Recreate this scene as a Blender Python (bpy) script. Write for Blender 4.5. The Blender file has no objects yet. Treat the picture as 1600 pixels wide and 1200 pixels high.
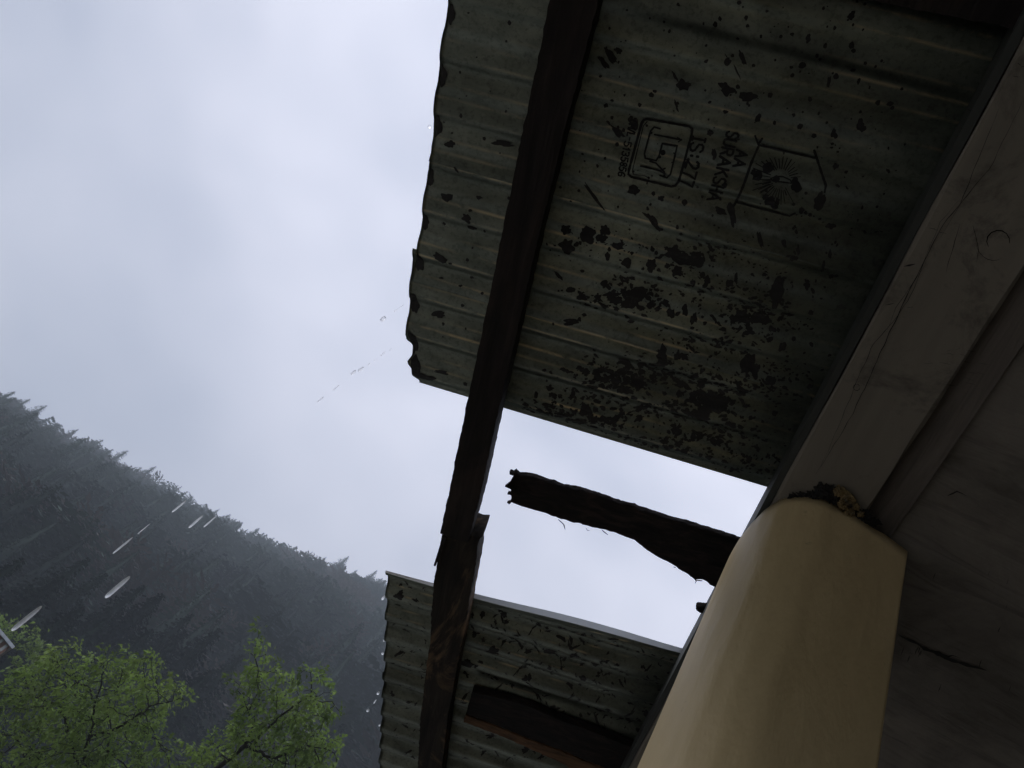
import bpy, bmesh, math, random
import numpy as np
from mathutils import Vector, Matrix, noise

random.seed(7)
rng = np.random.default_rng(7)
S = bpy.context.scene
COL = S.collection

# ------------------------------------------------------------------ camera
F = 1200.0                       # focal length in pixels of the 1600 px wide photograph
EYE = np.array([0.0, 0.0, 1.6])  # x: towards the house, y: along the eave, z: up
RW = np.array([[0.85687745, -0.41862341, -0.30085789],
               [-0.18860406, -0.79770831, 0.57279137],
               [0.47978072, 0.43406899, 0.76249234]])   # columns: camera right, up, forward
cd = bpy.data.cameras.new('camera')
cd.sensor_width = 36.0
cd.lens = 36.0 * F / 1600.0
cd.clip_start = 0.02
cd.clip_end = 5000
cam = bpy.data.objects.new('camera', cd)
COL.objects.link(cam)
m = Matrix(((RW[0, 0], RW[0, 1], -RW[0, 2], EYE[0]),
            (RW[1, 0], RW[1, 1], -RW[1, 2], EYE[1]),
            (RW[2, 0], RW[2, 1], -RW[2, 2], EYE[2]),
            (0, 0, 0, 1)))
cam.matrix_world = m
S.camera = cam
S.view_settings.view_transform = 'Standard'
S.view_settings.look = 'None'
S.view_settings.exposure = 0.0
S.view_settings.gamma = 1.0
S.cycles.volume_bounces = 0
S.cycles.max_bounces = 8
S.cycles.diffuse_bounces = 4
S.cycles.transparent_max_bounces = 12

# ------------------------------------------------------------------ sky and sun
SUN_EL, SUN_AZ = math.radians(40), math.radians(262)
W = bpy.data.worlds.new('World')
S.world = W
W.use_nodes = True
nt = W.node_tree
nt.nodes.clear()
N = nt.nodes.new
out = N('ShaderNodeOutputWorld')
sky = N('ShaderNodeTexSky')
sky.sky_type = 'NISHITA'
sky.sun_disc = False
sky.sun_elevation = SUN_EL
sky.sun_rotation = SUN_AZ
bg1 = N('ShaderNodeBackground'); bg1.inputs[1].default_value = 0.08
nt.links.new(sky.outputs[0], bg1.inputs[0])
tc = N('ShaderNodeTexCoord')
mp = N('ShaderNodeMapping'); mp.inputs['Scale'].default_value = (1.0, 1.0, 1.5)
mp.inputs['Location'].default_value = (3.1, 1.7, 0.4)
nt.links.new(tc.outputs['Generated'], mp.inputs[0])
n1 = N('ShaderNodeTexNoise'); n1.inputs['Scale'].default_value = 2.1
n1.inputs['Detail'].default_value = 3; n1.inputs['Roughness'].default_value = 0.5
n1.inputs['Distortion'].default_value = 0.15
nt.links.new(mp.outputs[0], n1.inputs['Vector'])
cr = N('ShaderNodeValToRGB')
cr.color_ramp.elements[0].position = 0.33
cr.color_ramp.elements[0].color = (0.57, 0.61, 0.76, 1)
cr.color_ramp.elements[1].position = 0.6
cr.color_ramp.elements[1].color = (0.94, 0.95, 1.10, 1)
nt.links.new(n1.outputs['Fac'], cr.inputs[0])
bg2 = N('ShaderNodeBackground'); bg2.inputs[1].default_value = 1.68
nt.links.new(cr.outputs[0], bg2.inputs[0])
mx = N('ShaderNodeMixShader'); mx.inputs[0].default_value = 0.88
nt.links.new(bg1.outputs[0], mx.inputs[1])
nt.links.new(bg2.outputs[0], mx.inputs[2])
nt.links.new(mx.outputs[0], out.inputs[0])

sl = bpy.data.lights.new('sun', 'SUN')
sl.energy = 1.6
sl.angle = math.radians(35)
sl.color = (1.0, 0.96, 0.9)
so = bpy.data.objects.new('sun', sl)
COL.objects.link(so)
# sky rotation is measured from +Y towards +X
sdir = Vector((math.sin(SUN_AZ) * math.cos(SUN_EL), math.cos(SUN_AZ) * math.cos(SUN_EL), math.sin(SUN_EL)))
so.rotation_euler = sdir.to_track_quat('Z', 'Y').to_euler()

# ------------------------------------------------------------------ measuring helpers
SL = math.radians(16.82)                        # slope of the porch roof, falling away from the house
UX = np.array([math.cos(SL), 0, math.sin(SL)])  # up the slope
VY = np.array([0.0, 1.0, 0.0])                  # along the eave
NZ = np.array([-math.sin(SL), 0, math.cos(SL)]) # roof normal
HR = 1.08                                       # roof sheet above the eye, measured square to the sheet


def ray(px, py):
    v = np.array([px - 800.0, 600.0 - py, F])
    return RW @ (v / np.linalg.norm(v))


def uv(px, py, h=HR):
    r = ray(px, py)
    p = r * h / (NZ @ r)
    return float(p @ UX), float(p[1])


def roofp(u, v, h=HR):
    return EYE + u * UX + v * VY + h * NZ


def at_z(px, py, z):
    r = ray(px, py)
    return EYE + r * (z - EYE[2]) / r[2]


def at_x(px, py, x):
    r = ray(px, py)
    return EYE + r * (x - EYE[0]) / r[0]


def at_d(px, py, zf):
    """point seen at (px,py) zf metres ahead of the eye"""
    v = np.array([(px - 800.0) / F, (600.0 - py) / F, 1.0]) * zf
    return EYE + RW @ v


def fbm(x, y, z, o=4):
    return noise.fractal(Vector((x, y, z)), 1.0, 2.0, o)


# ------------------------------------------------------------------ object helpers
def tag(o, label=None, cat=None, group=None, kind=None):
    if label: o['label'] = label
    if cat: o['category'] = cat
    if group: o['group'] = group
    if kind: o['kind'] = kind
    return o


def mesh_obj(name, verts, faces, mats, parent=None, smooth=False, midx=None, loc=None):
    me = bpy.data.meshes.new(name)
    v = np.asarray(verts, dtype=float)
    if loc is not None:
        v = v - np.asarray(loc)
    me.from_pydata([tuple(p) for p in v], [], [tuple(int(i) for i in f) for f in faces])
    if not isinstance(mats, (list, tuple)):
        mats = [mats]
    for mt in mats:
        me.materials.append(mt)
    if midx is not None:
        me.polygons.foreach_set('material_index', np.asarray(midx, dtype=np.int32))
    if smooth:
        me.polygons.foreach_set('use_smooth', np.ones(len(me.polygons), dtype=bool))
    me.update()
    o = bpy.data.objects.new(name, me)
    COL.objects.link(o)
    if parent is not None:
        o.parent = parent
    if loc is not None:
        o.location = loc
    return o


def empty(name, loc=(0, 0, 0)):
    o = bpy.data.objects.new(name, None)
    o.empty_display_size = 0.1
    COL.objects.link(o)
    o.location = loc
    return o


def merge_into(o, mb_, mt):
    """surface pattern: add faces to an existing part under their own material slot"""
    k = len(o.data.materials)
    o.data.materials.append(mt)
    bm = bmesh.new(); bm.from_mesh(o.data)
    L = o.matrix_basis.inverted() if o.parent is None else Matrix()
    vs_ = [bm.verts.new(L @ Vector(p)) for p in mb_.v]
    for f_ in mb_.f:
        try:
            q = bm.faces.new([vs_[i] for i in f_]); q.material_index = k
        except ValueError:
            pass
    bm.to_mesh(o.data); bm.free()


class MB:
    """collects geometry of one mesh"""
    def __init__(s):
        s.v = []; s.f = []; s.m = []

    def add(s, verts, faces, mi=0):
        b = len(s.v)
        s.v.extend([tuple(map(float, p)) for p in verts])
        for f in faces:
            s.f.append(tuple(b + i for i in f)); s.m.append(mi)

    def box(s, c0, c1, mi=0):
        x0, y0, z0 = c0; x1, y1, z1 = c1
        vs = [(x0, y0, z0), (x1, y0, z0), (x1, y1, z0), (x0, y1, z0), (x0, y0, z1), (x1, y0, z1), (x1, y1, z1), (x0, y1, z1)]
        s.add(vs, [(0, 3, 2, 1), (4, 5, 6, 7), (0, 1, 5, 4), (1, 2, 6, 5), (2, 3, 7, 6), (3, 0, 4, 7)], mi)

    def build(s, name, mats, parent=None, smooth=False, loc=None):
        return mesh_obj(name, s.v, s.f, mats, parent, smooth, s.m, loc)


# ------------------------------------------------------------------ materials
def mat(name, base, rough=0.7, metal=0.0, spec=None):
    m_ = bpy.data.materials.new(name)
    m_.use_nodes = True
    b = m_.node_tree.nodes['Principled BSDF']
    b.inputs['Base Color'].default_value = (*base, 1)
    b.inputs['Roughness'].default_value = rough
    b.inputs['Metallic'].default_value = metal
    if spec is not None:
        b.inputs['Specular IOR Level'].default_value = spec
    return m_


def nodes_of(m_):
    t = m_.node_tree
    return t, t.nodes, t.links, t.nodes['Principled BSDF']


def ntex(t, scale, detail=6, rough=0.6, dist=0.0, vec=None, mscale=None, rot=None):
    n = t.nodes.new('ShaderNodeTexNoise')
    n.inputs['Scale'].default_value = scale
    n.inputs['Detail'].default_value = detail
    n.inputs['Roughness'].default_value = rough
    n.inputs['Distortion'].default_value = dist
    c = t.nodes.new('ShaderNodeTexCoord')
    src = c.outputs['Object']
    if mscale or rot:
        mpn = t.nodes.new('ShaderNodeMapping')
        if mscale: mpn.inputs['Scale'].default_value = mscale
        if rot: mpn.inputs['Rotation'].default_value = rot
        t.links.new(src, mpn.inputs[0])
        src = mpn.outputs[0]
    t.links.new(src, n.inputs['Vector'])
    return n.outputs['Fac']


def ramp(t, fac, stops):
    r = t.nodes.new('ShaderNodeValToRGB')
    e = r.color_ramp.elements
    while len(e) < len(stops):
        e.new(0.5)
    for el, (p, c) in zip(e, stops):
        el.position = p
        el.color = (*c, 1) if len(c) == 3 else c
    t.links.new(fac, r.inputs[0])
    return r.outputs[0]


def mixc(t, fac, a, b):
    n = t.nodes.new('ShaderNodeMix')
    n.data_type = 'RGBA'
    if isinstance(fac, float): n.inputs[0].default_value = fac
    else: t.links.new(fac, n.inputs[0])
    for i, s in ((6, a), (7, b)):
        if isinstance(s, tuple): n.inputs[i].default_value = (*s, 1)
        else: t.links.new(s, n.inputs[i])
    return n.outputs[2]


def bump(t, b, h, strength=0.3, dist=0.01):
    n = t.nodes.new('ShaderNodeBump')
    n.inputs['Strength'].default_value = strength
    n.inputs['Distance'].default_value = dist
    t.links.new(h, n.inputs['Height'])
    t.links.new(n.outputs[0], b.inputs['Normal'])


def bw(v):
    return (v, v, v)


def make_sheet_mat():
    m_ = mat('galvanised_sheet', (0.3, 0.31, 0.28), 0.45, 0.9)
    t, n, l, b = nodes_of(m_)
    # fine spangle and dirt, stretched along the slope
    f1 = ntex(t, 26, 8, 0.7, 0.3, mscale=(0.5, 1, 1))
    f2 = ntex(t, 5, 6, 0.65, 0.4, mscale=(0.5, 1, 1))
    f3 = ntex(t, 140, 4, 0.7)
    c = ramp(t, f1, [(0.3, (0.165, 0.19, 0.158)), (0.62, (0.29, 0.318, 0.26))])
    d = ramp(t, f2, [(0.35, bw(0.45)), (0.65, bw(1.0))])
    mul = n.new('ShaderNodeMix'); mul.data_type = 'RGBA'; mul.blend_type = 'MULTIPLY'; mul.inputs[0].default_value = 1.0
    l.new(c, mul.inputs[6]); l.new(d, mul.inputs[7])
    sp = ramp(t, f3, [(0.36, bw(0.35)), (0.5, bw(1.0))])
    mul2 = n.new('ShaderNodeMix'); mul2.data_type = 'RGBA'; mul2.blend_type = 'MULTIPLY'; mul2.inputs[0].default_value = 0.8
    l.new(mul.outputs[2], mul2.inputs[6]); l.new(sp, mul2.inputs[7]); mul2.inputs[0].default_value = 0.45
    # tan highlights along the flutes, painted into the base colour
    at = n.new('ShaderNodeAttribute'); at.attribute_name = 'flute_glint'
    f4 = ntex(t, 30, 7, 0.75, 0.6, mscale=(0.25, 1, 1))
    f5 = ntex(t, 3.2, 3, 0.5)
    a1 = n.new('ShaderNodeMath'); a1.operation = 'MULTIPLY'
    l.new(at.outputs['Fac'], a1.inputs[0])
    r4 = ramp(t, f4, [(0.42, bw(0)), (0.56, bw(1))]); l.new(r4, a1.inputs[1])
    a2 = n.new('ShaderNodeMath'); a2.operation = 'MULTIPLY'
    r5 = ramp(t, f5, [(0.44, bw(0.05)), (0.57, bw(1))])
    l.new(a1.outputs[0], a2.inputs[0]); l.new(r5, a2.inputs[1])
    cc = mixc(t, a2.outputs[0], mul2.outputs[2], (0.55, 0.46, 0.29))
    l.new(cc, b.inputs['Base Color'])
    rr = ramp(t, f2, [(0.3, bw(0.36)), (0.7, bw(0.52))])
    l.new(rr, b.inputs['Roughness'])
    bump(t, b, f2, 0.25, 0.01)
    return m_


M = {}
M['sheet'] = make_sheet_mat()
M['blot'] = mat('oxide_and_eave_shade_blot', (0.018, 0.017, 0.015), 0.75)  # shared by real oxide and the shade painted at the eave
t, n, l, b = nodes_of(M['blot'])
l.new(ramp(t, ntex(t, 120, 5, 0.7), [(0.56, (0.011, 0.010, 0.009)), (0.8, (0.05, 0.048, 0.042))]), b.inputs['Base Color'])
M['ink'] = mat('black_stencil_ink', (0.006, 0.006, 0.006), 0.8)
M['rim'] = mat('pale_sky_reflection', (0.75, 0.76, 0.78), 0.35, 0.6)


def make_wood(name, dark, mid, light, axis, pale=0.0, grain=1.0):
    m_ = mat(name, mid, 0.85, spec=0.25)
    t, n, l, b = nodes_of(m_)
    sc = {'x': (0.08, 1, 1), 'y': (1, 0.08, 1)}[axis]
    g = ntex(t, 60 * grain, 8, 0.65, 0.6, mscale=sc)
    c = ramp(t, g, [(0.32, dark), (0.5, mid), (0.72, light)])
    p = ntex(t, 7, 7, 0.7, 0.9, mscale={'x': (0.5, 1, 1), 'y': (1, 0.5, 1)}[axis])
    pf = ramp(t, p, [(0.5, bw(0)), (0.62, bw(1))])
    fac = n.new('ShaderNodeMath'); fac.operation = 'MULTIPLY'; fac.inputs[1].default_value = pale
    l.new(pf, fac.inputs[0])
    c2 = mixc(t, fac.outputs[0], c, (0.16, 0.10, 0.055))
    l.new(c2, b.inputs['Base Color'])
    bump(t, b, g, 0.6, 0.004)
    return m_


M['char'] = make_wood('charred_wood', (0.003, 0.003, 0.003), (0.011, 0.008, 0.007), (0.032, 0.022, 0.017), 'x')
M['purlin'] = make_wood('wet_old_timber', (0.007, 0.006, 0.005), (0.014, 0.011, 0.010), (0.028, 0.022, 0.019), 'y', 0.05)
M['purlin_burnt'] = make_wood('scorched_timber', (0.007, 0.006, 0.005), (0.018, 0.014, 0.010), (0.045, 0.036, 0.024), 'y', 1.0)
M['raw'] = make_wood('split_brown_wood', (0.05, 0.028, 0.016), (0.12, 0.065, 0.033), (0.20, 0.11, 0.055), 'x')


def make_beam_mat():
    m_ = mat('limewashed_timber', (0.3, 0.27, 0.22), 0.85)
    t, n, l, b = nodes_of(m_)
    g = ntex(t, 22, 8, 0.6, 0.7, mscale=(1, 0.06, 1))
    c = ramp(t, g, [(0.3, (0.135, 0.12, 0.092)), (0.7, (0.18, 0.16, 0.125))])
    d = ntex(t, 9, 8, 0.75, 0.5)
    df = ramp(t, d, [(0.3, bw(0.4)), (0.47, bw(1))])
    mul = n.new('ShaderNodeMix'); mul.data_type = 'RGBA'; mul.blend_type = 'MULTIPLY'; mul.inputs[0].default_value = 1.0
    l.new(c, mul.inputs[6]); l.new(df, mul.inputs[7])
    l.new(mul.outputs[2], b.inputs['Base Color'])
    bump(t, b, g, 0.25, 0.003)
    return m_


def make_plaster_mat():
    m_ = mat('brushed_grey_plaster', (0.25, 0.235, 0.21), 0.9)
    t, n, l, b = nodes_of(m_)
    g = ntex(t, 38, 6, 0.6, 1.2, mscale=(0.16, 1, 1), rot=(0, 0, math.radians(35)))
    d = ntex(t, 5, 8, 0.7, 0.6)
    c = ramp(t, d, [(0.3, (0.085, 0.075, 0.06)), (0.5, (0.145, 0.13, 0.108)), (0.68, (0.19, 0.17, 0.14))])
    gf = ramp(t, g, [(0.3, bw(0.45)), (0.48, bw(1))])
    mul = n.new('ShaderNodeMix'); mul.data_type = 'RGBA'; mul.blend_type = 'MULTIPLY'; mul.inputs[0].default_value = 0.7
    l.new(c, mul.inputs[6]); l.new(gf, mul.inputs[7])
    l.new(mul.outputs[2], b.inputs['Base Color'])
    bump(t, b, g, 0.8, 0.006)
    return m_


def make_column_mat():
    m_ = mat('ochre_paint', (0.42, 0.3, 0.15), 0.6)
    t, n, l, b = nodes_of(m_)
    d = ntex(t, 6, 6, 0.6, 0.4, mscale=(1, 1, 0.5))
    c = ramp(t, d, [(0.3, (0.57, 0.43, 0.22)), (0.7, (0.70, 0.545, 0.30))])
    s = ntex(t, 60, 4, 0.6)
    sf = ramp(t, s, [(0.24, bw(0.5)), (0.32, bw(1))])
    mul = n.new('ShaderNodeMix'); mul.data_type = 'RGBA'; mul.blend_type = 'MULTIPLY'; mul.inputs[0].default_value = 0.5
    l.new(c, mul.inputs[6]); l.new(sf, mul.inputs[7])
    l.new(mul.outputs[2], b.inputs['Base Color'])
    h = ntex(t, 18, 5, 0.55, 0.2, mscale=(1, 1, 0.35))
    bump(t, b, h, 0.5, 0.012)
    return m_


M['beam'] = make_beam_mat()
M['plaster'] = make_plaster_mat()
M['column'] = make_column_mat()
M['crack'] = mat('open_crack', (0.01, 0.009, 0.008), 0.95)
M['stepwood'] = make_wood('brown_edge_timber', (0.07, 0.06, 0.05), (0.105, 0.09, 0.075), (0.14, 0.122, 0.1), 'y')
M['fascia'] = mat('greenish_dark_paint', (0.022, 0.025, 0.020), 0.7)
M['floor'] = mat('cement_floor', (0.22, 0.20, 0.17), 0.9)
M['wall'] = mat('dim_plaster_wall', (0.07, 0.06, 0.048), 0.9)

glass = mat('water', (1, 1, 1), 0.02)
glass.node_tree.nodes['Principled BSDF'].inputs['Roughness'].default_value = 0.6
_b = glass.node_tree.nodes['Principled BSDF']
_b.inputs['Transmission Weight'].default_value = 1.0
_b.inputs['IOR'].default_value = 1.33
M['water'] = glass

# ------------------------------------------------------------------ terrain
RIDGE = [(-180, 16), (-120, 14), (-75, 15.5), (-60, 17.0), (-50.7, 19.9), (-45.8, 22.4), (-42.1, 24.4), (-36.4, 26.3),
         (-31.1, 28.1), (-27.1, 30.1), (-22.7, 31.8), (-12, 33.8), (0, 34.5), (15, 34), (40, 30), (80, 22), (130, 16), (180, 16)]
RD = 430.0


def ridge_el(az):
    return np.interp(az, [a for a, e in RIDGE], [e for a, e in RIDGE])


def ground_z(x, y):
    r = math.hypot(x, y)
    az = math.degrees(math.atan2(x, y))
    zr = RD * math.tan(math.radians(float(ridge_el(az))))
    base = -0.35 - 3.0 * min(1, max(0, (r - 3) / 30.0))
    if r > 70:
        t = (r - 70) / (RD - 70)
        if t < 1:
            k = t ** 0.93
            h = zr * k
        else:
            h = zr * (1 - 0.5 * (t - 1) ** 1.2)
        amp = 9 * min(1, t * 2.2)
        if t < 1: amp *= max(0.12, 1 - t ** 3)
        h += amp * noise.fractal(Vector((x / 90, y / 90, 0.3)), 1.0, 2.0, 4)
        base += h
    return base


vs, fs = [], []
rads = [0, 2, 4, 7, 12, 20, 30, 45, 60, 75, 90, 110, 130, 150, 170, 190, 210, 235, 260, 285, 310, 335, 360, 385, 405, 420, 430, 440, 460, 500, 560, 640]
na = 240
for i, r in enumerate(rads):
    for j in range(na):
        a = 2 * math.pi * j / na
        x, y = r * math.sin(a), r * math.cos(a)
        vs.append((x, y, ground_z(x, y)))
for i in range(len(rads) - 1):
    for j in range(na):
        a, b = i * na + j, i * na + (j + 1) % na
        fs.append((a, a + na, b + na, b))
gm = mat('hillside_soil', (0.03, 0.035, 0.02), 0.95)
t, n, l, b = nodes_of(gm)
c = ramp(t, ntex(t, 0.05, 8, 0.6), [(0.35, (0.016, 0.026, 0.014)), (0.6, (0.03, 0.04, 0.022))])
l.new(c, b.inputs['Base Color'])
ground = mesh_obj('hillside', vs, fs, gm, smooth=True)
tag(ground, kind='structure')

n_ = 64
YG = MB()  # unseen pale ground, added to bounce light up into the porch
rs = [0, 1, 2.5, 4, 6, 8, 11, 14]
pts = []
for r in rs:
    for k in range(n_):
        a = 2 * math.pi * k / n_
        q = r * (1 + .12 * math.sin(k * .59) * (r > 6))
        pts.append((q * math.sin(a), q * math.cos(a), ground_z(q * math.sin(a), q * math.cos(a)) + .03))
YG.add(pts, [(i * n_ + k, (i + 1) * n_ + k, (i + 1) * n_ + (k + 1) % n_, i * n_ + (k + 1) % n_) for i in range(len(rs) - 1) for k in range(n_)])
ym = mat('pale_bounce_gravel', (0.36, 0.34, 0.31), 0.6)
t, n, l, b = nodes_of(ym)
l.new(ramp(t, ntex(t, 14, 8, 0.7), [(0.3, (0.24, 0.225, 0.2)), (0.7, (0.42, 0.40, 0.36))]), b.inputs['Base Color'])
o = YG.build('bounce_ground', ym, None, True)
tag(o, kind='structure')

# ------------------------------------------------------------------ the house porch
Z0 = EYE[2] + 1.0       # underside of the timber beam
BX = 0.0635              # outer face of the beam
house = empty('house', (1.4, 1.0, 0))
tag(house, 'dim plastered house front with brushed ceiling and long crack beside the yellow column', 'house')


def part(mb, name, mats, parent, smooth=False):
    o = mb.build(name, mats, None, smooth)
    o.parent = parent
    o.matrix_parent_inverse = Matrix.Translation(parent.location).inverted()
    return o


# ceiling: one undulating plaster sheet seen from below, thick slab
mb = MB()
X0, X1, Y0, Y1 = 0.228, 1.5, -2.6, 4.2
nx, ny = 50, 150
g = []
for i in range(nx + 1):
    for j in range(ny + 1):
        x = X0 + (X1 - X0) * i / nx; y = Y0 + (Y1 - Y0) * j / ny
        g.append((x, y, Z0 + 0.012 + 0.008 * fbm(x * 2.2, y * 2.2, 3.3)))
mb.add(g, [(i * (ny + 1) + j, i * (ny + 1) + j + 1, (i + 1) * (ny + 1) + j + 1, (i + 1) * (ny + 1) + j) for i in range(nx) for j in range(ny)])
mb.box((X0, Y0, Z0 + 0.03), (X1, Y1, Z0 + 0.16))
ceiling = part(mb, 'ceiling', M['plaster'], house)
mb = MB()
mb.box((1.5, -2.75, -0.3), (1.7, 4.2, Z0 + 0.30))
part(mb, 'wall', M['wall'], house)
mb = MB()
mb.box((-0.85, -2.75, -0.5), (1.5, 4.2, 0.0))
part(mb, 'floor', M['floor'], house)


def strip_pts(pts, width, f, taper=True, wob=0.0, seed=0, up=None):
    """flat strip following 2-D points, mapped into 3-D by f"""
    P = np.array(pts, dtype=float)
    n_ = len(P)
    T = np.gradient(P, axis=0)
    T /= np.linalg.norm(T, axis=1)[:, None] + 1e-9
    Nn = np.stack([-T[:, 1], T[:, 0]], 1)
    r = random.Random(seed)
    v = []
    for i in range(n_):
        w = width * 0.5
        if taper:
            w *= math.sin(math.pi * (0.08 + 0.84 * i / max(1, n_ - 1)))
        w *= 1 + wob * (r.random() - 0.5) * 2
        v.append(f(*(P[i] + Nn[i] * w))); v.append(f(*(P[i] - Nn[i] * w)))
    return v, [(2 * i, 2 * i + 1, 2 * i + 3, 2 * i + 2) for i in range(n_ - 1)]


def resample(pts, step):
    P = [np.array(p, float) for p in pts]
    o = [P[0]]
    for a, b_ in zip(P[:-1], P[1:]):
        k = max(1, int(round(np.linalg.norm(b_ - a) / step)))
        for i in range(1, k + 1):
            o.append(a + (b_ - a) * i / k)
    return o


def wobble(pts, amp, seed):
    r = random.Random(seed)
    ph = r.random() * 100
    return [p + amp * np.array([noise.noise(Vector((i * 0.35, ph, 0))), noise.noise(Vector((i * 0.35, ph, 9)))]) for i, p in enumerate(pts)]


def ceil_z(x, y):
    return Z0 + 0.012 + 0.008 * fbm(x * 2.2, y * 2.2, 3.3)


mb = MB()


def ceil_line(pix, w, amp, seed, wob=0.5):
    P = [at_z(px, py, Z0 + 0.012)[:2] for px, py in pix]
    pts = wobble(resample(P, 0.006), amp, seed)
    mb.add(*strip_pts(pts, w, lambda x, y: (x, y, ceil_z(x, y) - 0.0012), True, wob, seed))
ceil_line([(1405, 990), (1425, 1003), (1447, 1012), (1465, 1022), (1485, 1030), (1505, 1036), (1540, 1044)], 0.007, 0.004, 3)
part(mb, 'crack', M['crack'], house)
mb = MB()
ceil_line([(1470, 1026), (1490, 1024), (1500, 1028)], 0.003, 0.003, 4)
ceil_line([(1497, 500), (1480, 520), (1474, 540)], 0.0016, 0.004, 5)
ceil_line([(1480, 775), (1495, 770), (1510, 778)], 0.002, 0.003, 6)
rr = random.Random(5)
for k in range(16):        # bristle marks of the whitewash brush
    x, y = rr.uniform(1440, 1590), rr.uniform(880, 1080)
    if rr.random() < 0.3: x, y = rr.uniform(1405, 1440), rr.uniform(1005, 1025)
    L = rr.uniform(5, 14)
    ceil_line([(x, y), (x - L * 0.35, y + L)], 0.0010, 0.001, k)
merge_into(ceiling, mb, M['crack'])

# timber beam along the porch edge: two boards and the brown rebate between them
beam = empty('timber_beam', (0.16, 0.8, Z0))
tag(beam, 'pale limewashed timber beam with drying cracks and knots, running beside the roof sheets to the column', 'beam')
BY0, BY1 = -2.6, 4.2


def rough_bar(x0, x1, z0, z1, y0, y1, step=0.03, jit=0.0012, seed=0, chamfer=0.004):
    """bar along Y with slightly worn edges"""
    r = random.Random(seed)
    sec = [(x0 + chamfer, z0), (x1 - chamfer, z0), (x1, z0 + chamfer), (x1, z1), (x0, z1), (x0, z0 + chamfer)]
    n_ = int((y1 - y0) / step) + 1
    v, f = [], []
    for i in range(n_ + 1):
        y = y0 + (y1 - y0) * i / n_
        for k, (x, z) in enumerate(sec):
            jx = jit * noise.noise(Vector((y * 9, k * 3.1 + seed, 0))) * 2
            jz = jit * noise.noise(Vector((y * 9, k * 3.1 + seed, 7))) * (2 if z < z0 + 0.01 else 0)
            v.append((x + jx, y, z + jz))
    ns = len(sec)
    for i in range(n_):
        for k in range(ns):
            a, b_ = i * ns + k, i * ns + (k + 1) % ns
            f.append((a, b_, b_ + ns, a + ns))
    f.append(tuple(range(ns - 1, -1, -1))); f.append(tuple(n_ * ns + k for k in range(ns)))
    return v, f


mb = MB(); mb.add(*rough_bar(BX, 0.182, Z0, Z0 + 0.12, BY0, BY1, seed=1)); board = part(mb, 'board', M['beam'], beam)
mb = MB(); mb.box((BX - .011, BY0, Z0 + .005), (BX - .001, BY1, Z0 + .135)); part(mb, 'fascia', M['fascia'], beam)
mb = MB()
v, f = [], []
nseg = 200
for i in range(nseg + 1):
    y = BY0 + (BY1 - BY0) * i / nseg
    w = 0.003 * noise.noise(Vector((y * 7, 0, 5)))
    v += [(0.184, y, Z0 + 0.022), (0.196 + w, y, Z0 + 0.016), (0.226, y, Z0 + 0.0065), (0.226, y, Z0 + 0.06), (0.184, y, Z0 + 0.06)]
for i in range(nseg):
    for k in range(5):
        a, b_ = i * 5 + k, i * 5 + (k + 1) % 5
        f.append((a, b_, b_ + 5, a + 5))
f += [(4, 3, 2, 1, 0), tuple(nseg * 5 + k for k in range(5))]
mb.add(v, f); part(mb, 'rebate', M['stepwood'], beam)

mb = MB()
def beam_line(pix, w, amp, seed, wob=0.4, z=None):
    P = [at_z(px, py, Z0)[:2] for px, py in pix]
    pts = wobble(resample(P, 0.006), amp * .5, seed)
    mb.add(*strip_pts(pts, w * .62, lambda x, y: (x, y, Z0 - 0.0022), True, wob, seed))
beam_line([(1596, 160), (1545, 265), (1480, 340), (1420, 455), (1365, 575), (1330, 650), (1275, 740)], 0.0014, 0.003, 1)
beam_line([(1560, 170), (1500, 320), (1470, 370)], 0.0009, 0.002, 2)
beam_line([(1500, 350), (1485, 400), (1478, 425)], 0.0009, 0.002, 3)
beam_line([(1510, 300), (1470, 345), (1420, 470), (1360, 545), (1300, 690), (1282, 730)], 0.0009, 0.003, 4)
beam_line([(1445, 415), (1400, 480), (1385, 520)], 0.0007, 0.002, 5)
beam_line([(1520, 350), (1525, 370), (1530, 390), (1527, 408)], 0.0009, 0.003, 6)
beam_line([(1430, 412), (1412, 415)], 0.003, 0.002, 8)
beam_line([(1398, 473), (1384, 476)], 0.002, 0.002, 9)
# knots
def knot(px, py, rx, ry, a0, a1, w, seed):
    pts = [(px + rx * math.cos(math.radians(a)), py + ry * math.sin(math.radians(a))) for a in np.linspace(a0, a1, 9)]
    beam_line(pts, w, 0.001, seed)
knot(1560, 376, 18, 17, 150, 370, 0.0022, 11)
knot(1339, 604, 5, 5, 0, 340, 0.0018, 12)
knot(1552, 376, 27, 30, 60, 190, 0.0008, 13)
for k, (x, y) in enumerate([(1452, 355), (1460, 357), (1468, 362), (1590, 98), (1595, 104), (1582, 118), (1513, 171), (1418, 480), (1493, 545), (1480, 548), (1500, 552), (1505, 560), (1470, 552)]):
    beam_line([(x, y), (x + rr.uniform(5, 12), y + rr.uniform(-3, 3))], 0.0022, 0.002, 20 + k)
for k in range(26):
    x, y = rr.uniform(1440, 1535), rr.uniform(535, 600)
    beam_line([(x, y), (x + rr.uniform(6, 18), y + rr.uniform(-2, 5))], 0.0008, 0.002, 60 + k)
merge_into(board, mb, M['crack'])

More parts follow.
